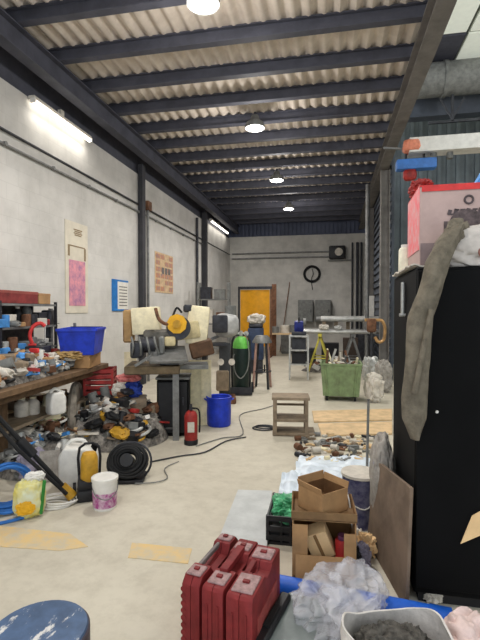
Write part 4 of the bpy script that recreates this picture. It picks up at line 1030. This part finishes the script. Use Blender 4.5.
# ------------------------------------------------------------------ tall black cabinet
KX, KY, KW, KD, KH = .45, 2.56, 1.05, .86, 1.83
t = thing('tall_cabinet', 'tall black cabinet filling the right photo edge', 'cabinet', (KX + KW / 2, KY + KD / 2, 0))
MB().box((0, 0, KH / 2 + .03), (KW, KD, KH - .06), bev=.008).build('body', black, t)
MB().box((0, 0, .03), (KW - .06, KD - .06, .06)).build('plinth', blackp, t)
for k in (-1, 1):
    d_ = MB().box((k * KW / 4, -KD / 2 - .01, KH / 2 + .04), (KW / 2 - .008, .02, KH - .12), bev=.004).build('door', black, t)
    MB().box((-k * .03 + k * KW / 4 * 0 + k * .05, -KD / 2 - .035, 1.0), (.02, .03, .16), bev=.005).build('handle', blackp, d_)
    if k < 0: MB().cyl((-.42, -KD / 2 - .018, 1.06), (-.42, -KD / 2 - .026, 1.06), .008).build('keyhole', white, d_)
# grey sack between ply and cabinet
one('sack', MB().blob((0, 0, .36), (.16, .4, .74), .12, 2.2, 77, crease=.12), sackg, 'grey sack standing between plywood and the black cabinet', 'sack', (.355, 3.25, 0), 0)
# paper taped to the cabinet door
p = atY(472, 530, KY - .03)
t = thing('taped_paper', 'torn cream card corner stuck on black cabinet door', 'card', (p.x, KY - .026, p.z))
MB().prism([(0, 0), (.001, 0)] if False else [(-.0, -.085), (.003, -.085), (.003, .1), (0, .1)], .001).bm.free()
mb = MB(); pts = [(-.055, -.08), (.12, .02), (.12, .16), (-.0, .075), (-.02, .02)]
a = [mb.bm.verts.new((x, 0, z)) for x, z in pts]; b = [mb.bm.verts.new((x, -.004, z)) for x, z in pts]
mb.bm.faces.new(a); mb.bm.faces.new(b[::-1])
for i in range(5): mb.bm.faces.new((a[i], a[(i + 1) % 5], b[(i + 1) % 5], b[i]))
mb.build('card', cardl, t, False)
# ---- on top of cabinet
TZ = KH
# printed box
t = thing('printed_box', 'large pink and red printed carton on the black cabinet', 'box', (.505 + .28, 2.76 + .22, TZ), R(-1))
bw2, bd2, bh2 = .56, .44, .48
MB().box((0, 0, bh2 / 2), (bw2, bd2, bh2), bev=.004).build('carton', mat('shaded_pink_card', (176, 152, 146), .75, 0, .08), t, False)  # greyish pink has the shade on the front face mixed in
MB().box((-bw2 / 2 - .002, 0, bh2 * .62), (.004, bd2 - .01, bh2 * .74)).build('side_print', pinkr, t, False)
MB().box((0, 0, bh2 + .003), (bw2 + .004, bd2 + .004, .008)).box((-.05, -bd2 / 2 - .003, bh2 - .012), (bw2 - .12, .004, .035)).build('red_lid', redb, t, False)
mb = MB().box((0, -bd2 / 2 - .002, .08), (bw2 - .01, .004, .15)); mb.build('lower_band', mat('mauve_grey_band', (128, 112, 112), .75), t, False)
mb = MB(); zt_ = bh2 * .68; fy = -bd2 / 2 - .003
mb.torus((-.02, fy, bh2 * .82), .022, .006, (R(90), 0, 0), 16)
for k in range(7): mb.box((-.12 + .032 * k, fy, zt_), (.02, .004, .028 + .008 * (k % 2)), (0, R(12), 0))
for k in range(7): mb.box((-.115 + .032 * k, fy, zt_ + (.012 if k % 3 else -.012)), (.026, .004, .008))
mb.build('mark', mat('box_ink', (84, 74, 76), .8), t, False)
MB().lathe([(0, 0), (.1, 0), (.1, .004), (0, .004)], (-.03, fy, bh2 * .5), 20, (R(90), 0, 0)).box((-.03, fy, bh2 * .5), (.24, .004, .07)).build('picture', mat('picture_ink', (92, 80, 80), .8, 0, .4, 30), t, False)
MB().box((.17, fy, bh2 * .62), (.1, .004, .2)).build('figure', mat('rose_ink', (150, 100, 98), .8, 0, .4, 20), t, False)
q = Vector((.56, 3.06, TZ + bh2 + .009))
one('red_cloth', MB().blob((0, 0, .05), (.13, .13, .11), .4, 2.6, 3, crease=.3), redp, 'red rag on the left end of the printed carton', 'rag', q)
t = thing('blue_tool', 'small blue handled tool on top of the printed carton', 'tool', (.83, 2.95, TZ + bh2 + .009), .4)
MB().box((0, 0, .02), (.2, .05, .04), bev=.01).build('blade', greyp, t); MB().bar((.03, 0, .03), (.1, 0, .14), .03).build('handle', bluel, t)
# white pot and cloth at back left of cabinet top
t = thing('white_canister', 'white canister on the left end of the cabinet top', 'canister', (.50, 3.25, TZ + .03), 0)
MB().lathe([(0, 0), (.045, 0), (.047, .01), (.045, .15), (.035, .165), (0, .165)]).build('body', mat('ivory', (232, 228, 206), .5), t); MB().cyl((0, 0, .165), (0, 0, .185), .03).build('cap', white, t)
bottle('yellow_bottle', 'olive yellow bottle beside the white canister', 'bottle', (.565, 3.2 - .1, TZ + .03), .035, .2, mat('olive_yellow', (150, 136, 70), .5), darkm)
def drape(u, v):
    x = .43 + .17 * u; y = 2.62 + .76 * v; return (x, y, TZ + .012 + .014 * noise.noise(Vector((u * 4, v * 7, 0))) + .008)
one('dust_sheet', MB().sheet(drape, 10, 26, .008), offw, 'dusty white cloth lying along left edge of the cabinet top', 'cloth')
# white bag
t = thing('white_bag', 'white plastic bag with brown ring print in front of printed carton', 'bag', (.765, 2.65, TZ))
MB().blob((0, 0, .11), (.36, .17, .24), .2, 2.2, 12, crease=.12).build('bag', mat('dull_white_film', (196, 188, 180), .6, 0, .15), t)
MB().torus((.06, -.085, .08), .065, .006, (R(80), 0, 0), 24).build('ring_print', mat('ring_brown', (126, 82, 70), .7), t)
# jacket draped over the corner
jk = [(458, 226, 6, 2.60), (447, 243, 10, 2.52), (437, 262, 10.5, 2.47), (429, 290, 11, 2.46), (420, 316, 11, 2.46), (418, 341, 11, 2.45), (417, 366, 11, 2.45), (414, 397, 11, 2.45), (414, 418, 10.5, 2.45), (415, 438, 4, 2.46)]
def jp(i): 
    px, py, w_, Y = jk[i]; return atY(px, py, Y), w_ * Y / FPX
def jfn(u, v):
    s_ = v * (len(jk) - 1); i = min(int(s_), len(jk) - 2); f = s_ - i
    a, wa = jp(i); b, wb_ = jp(i + 1); c_ = a.lerp(b, f); w_ = wa * (1 - f) + wb_ * f
    ang = (u - .0) * 2 * PI
    n_ = noise.noise(Vector((math.cos(ang) * 1.4, math.sin(ang) * 1.4, v * 5)))
    k = 1 + .1 * math.sin(3 * ang + v * 5) + .16 * n_ + .1 * noise.noise(Vector((math.cos(ang) * 3, math.sin(ang) * 3, v * 11)))
    return (c_.x + math.cos(ang) * w_ * k, c_.y + math.sin(ang) * .05 * k, c_.z + .01 * n_)
t = thing('draped_jacket', 'grey olive jacket with long sleeve hanging over cabinet corner', 'jacket', (0, 0, 0))
mb = MB().sheet(jfn, 28, 64, 0); bmesh.ops.remove_doubles(mb.bm, verts=mb.bm.verts, dist=.0008); bmesh.ops.holes_fill(mb.bm, edges=mb.bm.edges, sides=60)
mb.build('sleeve', clothg, t)
a, _ = jp(0)
MB().blob((a.x + .0, a.y + .02, TZ + .17), (.12, .1, .17), .25, 2.2, 22, crease=.2).build('body', clothg, t)
a, _ = jp(5); MB().tube([(jp(3)[0].x - .0, 2.395, jp(3)[0].z - .1), (jp(5)[0].x + .02, 2.39, jp(5)[0].z), (jp(7)[0].x - .01, 2.39, jp(7)[0].z + .03)], .014).build('fold', clothg, t)
one('steel_hook', MB().cyl((0, 0, 0), (0, 0, .2), .012).cyl((-.02, 0, 0), (.03, 0, 0), .01), lightm, 'short pale steel hook hanging on the cabinet side', 'hook', (.435, 2.92, 1.57))
# ------------------------------------------------------------------ crane and fittings, right hall
a = atY(402, 143, 8.0); 
t = thing('crane_beam', 'white overhead crane beam crossing the right hall', 'crane', (a.x, 8.0, a.z - .14))
MB().box((3.2, 0, .08), (6.2, .2, .22), bev=.01).box((3.2, 0, -.05), (6.2, .3, .03)).build('beam', white, t)
MB().blob((.15, -.02, .06), (.28, .26, .24), .12, 2, 3, flat=False).build('motor', skin_or, t)
MB().bar((-.3, 0, .08), (0, 0, .04), .03).build('bracket', greym, t)
for dx in (.5, .75): MB().cyl((dx, 0, -.17), (dx, 0, -.03), .05).build('hanger', greyp, t)
a = atY(396, 166, 8.0); b = atY(436, 164, 8.0)
t = thing('blue_hoist', 'blue hoist bar hanging under the white crane beam', 'hoist', (a.x, 8.0, a.z))
w = b.x - a.x
MB().box((w / 2, 0, 0), (w, .2, .17), bev=.03, seg=2).build('body', mat('hoist_blue', (66, 118, 190), .5), t)
for q_ in (.25, .7): MB().cyl((w * q_, 0, .08), (w * q_, .0, .22), .02).build('chain', darkm, t)
MB().blob((w * .35, 0, -.16), (.22, .16, .2), .1, 2, 1, flat=False).build('hook_block', redp, t)
# ------------------------------------------------------------------ foreground: red cases
def case(label, front, rz, W, Dp, H, kind, loc=None):
    t = thing('tool_case', label, 'tool case', front, rz, 'red tool cases')
    # local: y runs back from the front edge (0) to Dp
    nz_ = H * (.14, .1, .09)[kind]; a0, a1 = ((Dp * .27, Dp * .74), (Dp * .34, Dp * .68), (Dp * .42, Dp * .66))[kind]; ch = (.035, .012, .012)[kind]
    poly = [(0, .02), (.02, 0), (Dp - .02, 0), (Dp, .02), (Dp, H - ch), (Dp - ch, H), (a1, H), (a1 - .02, H - nz_), (a0 + .02, H - nz_), (a0, H), (ch, H), (0, H - ch)]
    for s, nm in ((-1, 'shell'), (1, 'shell')):
        mb = MB().prism(poly, W / 2 - .002, Matrix.Translation((s * (W / 4 + .0005), 0, 0)))
        bmesh.ops.bevel(mb.bm, geom=[e for e in mb.bm.edges if abs((e.verts[0].co - e.verts[1].co).x) < 1e-4 and max(abs(v.co.x) for v in e.verts) > W / 2 - .01], offset=.008, segments=2, profile=.6, affect='EDGES')
        mb.build(nm, redc, t)
    hw = W * (.34 if kind != 1 else .4)
    MB().box(((-.02, 0, -.03)[kind], (a0 + a1) / 2, H + (-.014, .008, -.012)[kind]), (hw * (.6, 1, .7)[kind], a1 - a0 + (.03, .07, .03)[kind], (.026, .034, .024)[kind]), bev=.008, seg=2).build('handle', redc if kind != 0 else mat('dusty_dark_grip', (120, 110, 108), .7), t)
    for y0 in (a0 * .52, a1 + (Dp - a1) * .42):
        l_ = MB().box((0, y0, H + .003), (W * .8, Dp * (.17, .2, .3)[kind] * (1 if y0 < Dp / 2 else .7), .012), bev=.004).build('latch', mat('dusty_latch', (164, 134, 132), .8, 0, .3, 40), t)
        MB().box((0, y0, H + .014), (W * .25, .02, .008)).build('catch', redc, l_)
    mb = MB()
    if kind == 0:
        for k in range(9): mb.cyl((-W / 2 + .01, -.002, .03 + k * .034), (-W / 2 + .01, .012, .03 + k * .034), .014, seg=10)
    else:
        for dx in (-.25, .25): mb.box((dx * W, -.002, H * .45), (.008, .006, H * .7))
    mb.build('rib', redc, t)
    if kind == 2: MB().box((W / 2 + .001, Dp * .5, H * .5), (.003, Dp * .7, H * .3)).build('side_panel', mat('scuffed_red', (156, 72, 68), .7, 0, .3, 20), t)
    return t
ZC = .36
for k, (a, b, rz, lab) in enumerate((((182, 574), (199, 583), -11, 'left of three red tool cases, with dark open grip'), ((201.5, 587), (222.5, 591), -10.5, 'middle red tool case of three, with raised red handle'), ((225, 594), (253, 601), -8.6, 'right red tool case of three, nearest the grey case'))):
    pa_, pb_ = at(*a, ZC), at(*b, ZC); m_ = (pa_ + pb_) / 2
    W = (.094, .106, .125)[k]
    case(lab, (m_.x, m_.y, 0), R(rz), W, (.47, .47, .46)[k], ZC, k)
# grey flat case and black edge
p = at(297, 622, .13)
t = thing('grey_case', 'flat grey green case lying right of the red cases', 'case', (p.x, p.y, 0), R(-14))
MB().box((.01, -.02, .06), (.26, .5, .12), bev=.02, seg=2).build('body', mat('grey_green_lid', (112, 120, 118), .5, 0, .15), t)
MB().box((.01, -.02, .122), (.2, .4, .012), bev=.004).build('lid_panel', mat('grey_green_lid', (0, 0, 0)), t)
MB().box((.01, -.02, .075), (.27, .51, .012)).build('seam', blackp, t)
p = at(270, 640, .1); 
t = thing('black_case', 'narrow black case wedged between red and grey cases', 'case', (p.x + .0, p.y + .07, 0), R(-13)); MB().box((0, 0, .08), (.055, .42, .16), bev=.01).build('body', blackp, t); MB().box((0, 0, .165), (.03, .16, .012)).build('handle', rubber, t)
# blue pipe
a = at(268, 584, .05); b = at(452, 622, .05)
a.z = b.z = .056
d = (b - a).normalized()
t = thing('blue_pipe', 'long blue plastic pipe lying across floor before black cabinet', 'pipe', (0, 0, 0))
MB().cyl(a, b, .054, seg=28).build('pipe', bluep, t); MB().cyl(b - d * .01, b + d * .004, .046, seg=24).build('end', rubber, t); MB().cyl(b - d * .1, b - d * .0, .0575, seg=28).build('collar', bluep, t)
one('black_plank', MB().box((0, 0, .02), (.28, .07, .04), bev=.004), blackp, 'short black bar on floor under blue pipe left end', 'bar', at(293, 596), .2)
# clear bag
random.seed(2)
p = at(343, 612, .12)
one('clear_bag', MB().blob((0, 0, .13), (.42, .56, .28), .35, 2.0, 50, sub=6, crease=.42, pw=.95), film, 'clear crumpled plastic bag before the cardboard boxes', 'plastic bag', (p.x - .0, p.y + .06, .002), -.3)
one('milky_bag', MB().blob((0, 0, .08), (.26, .36, .17), .35, 2.4, 53, sub=5, crease=.4, pw=.95), mat('milky_film', (226, 226, 232), .3, 0, .08, 10, .5, alpha=.6), 'milky plastic bag bunched inside the clear bag', 'plastic bag', (p.x + .0, p.y + .04, .004), .2)
# white sack with dark scrap
p = at(396, 637, .3)
t = thing('rubble_sack', 'open white woven sack of dark scrap at the bottom edge', 'sack', (p.x, p.y, 0), face(p) + .25)
def sk(u, v):
    a = u * 2 * PI; r_ = 1 + .06 * math.sin(3 * a + 4 * v) + .05 * noise.noise(Vector((math.cos(a) * 2, math.sin(a) * 2, v * 3)))
    k = .86 + .2 * math.sin(v * 2.2)
    sq = lambda c: math.copysign(abs(c) ** .7, c)
    return (.2 * k * r_ * sq(math.cos(a)), .15 * k * r_ * sq(math.sin(a)), .33 * v + (.03 * math.sin(2 * a + 1) * v))
mb = MB().sheet(sk, 48, 14, 0); bmesh.ops.remove_doubles(mb.bm, verts=mb.bm.verts, dist=.0008); bmesh.ops.recalc_face_normals(mb.bm, faces=mb.bm.faces); bmesh.ops.solidify(mb.bm, geom=list(mb.bm.faces), thickness=.008)
mb.build('sack', sackm, t)
o = MB().blob((0, 0, .16), (.34, .25, .31), .12, 4, 6, sub=6, crease=.2, pw=.7).build('contents', scrapm, t); o['kind'] = 'stuff'; o['label'] = 'dark grey scrap filling'
p = at(472, 632, .26)
one('pink_sack', MB().blob((0, 0, .15), (.26, .26, .32), .3, 2.2, 61, sub=5, crease=.25), pinks, 'pinkish white sack at the bottom right photo corner', 'sack', (p.x + .02, p.y, 0), .3)
one('white_paper', MB().blob((0, 0, .035), (.09, .07, .07), .45, 3, 71, crease=.3), offw, 'small white paper scrap on the blue pipe right end', 'paper', at(434, 605, .0) + Vector((0, .03, .0)), 0)
# stool
p = at(38, 629, .52)
t = thing('round_stool', 'round stool with chipped blue seat at bottom left corner', 'stool', (p.x, p.y, 0))
sm = mat('chipped_blue_seat', (74, 96, 128), .55, 0, .2, 12)
nt = sm.node_tree; b = nt.nodes['Principled BSDF']; rp = [n for n in nt.nodes if n.type == 'VALTORGB'][0]
tc = [n for n in nt.nodes if n.type == 'TEX_COORD'][0]
n2 = nt.nodes.new('ShaderNodeTexNoise'); n2.inputs['Scale'].default_value = 17; n2.inputs['Detail'].default_value = 8; n2.inputs['Roughness'].default_value = .7
mpn = nt.nodes.new('ShaderNodeMapping'); mpn.inputs['Scale'].default_value = (1, .45, 1); mpn.inputs['Rotation'].default_value = (0, 0, .6)
r2 = nt.nodes.new('ShaderNodeValToRGB'); r2.color_ramp.elements[0].position = .56; r2.color_ramp.elements[1].position = .62; r2.color_ramp.elements[0].color = (0, 0, 0, 1)
mx = nt.nodes.new('ShaderNodeMix'); mx.data_type = 'RGBA'; mx.inputs[7].default_value = (*lin((206, 204, 200)), 1)
nt.links.new(tc.outputs['Object'], mpn.inputs[0]); nt.links.new(mpn.outputs[0], n2.inputs['Vector']); nt.links.new(n2.outputs['Fac'], r2.inputs['Fac']); nt.links.new(r2.outputs['Color'], mx.inputs[0])
nt.links.new(rp.outputs['Color'], mx.inputs[6]); nt.links.new(mx.outputs[2], b.inputs['Base Color'])
MB().lathe([(0, .485), (.155, .485), (.163, .49), (.165, .505), (.158, .517), (.14, .52), (0, .518)], seg=40).build('seat', sm, t)
MB().lathe([(.156, .45), (.168, .45), (.168, .505), (.162, .51), (.156, .45)], seg=40).build('rim', mat('dark_rim', (70, 62, 70), .5), t)
for k in range(4):
    a = k * PI / 2 + .5; MB().cyl((.19 * math.cos(a), .19 * math.sin(a), 0), (.12 * math.cos(a), .12 * math.sin(a), .49), .014).build('leg', darkm, t)
MB().torus((0, 0, .2), .165, .01, seg=28).build('foot_ring', darkm, t)

# ------------------------------------------------------------------ light from the open front and the look
w = bpy.data.worlds.new('world'); bpy.context.scene.world = w; w.use_nodes = True
bg = w.node_tree.nodes['Background']; bg.inputs[0].default_value = (.86, .93, 1.0, 1); bg.inputs[1].default_value = 1.45
vs = bpy.context.scene.view_settings
vs.view_transform = 'Standard'; vs.look = 'None'; vs.exposure = 0.12; vs.gamma = 1; vs.use_curve_mapping = False
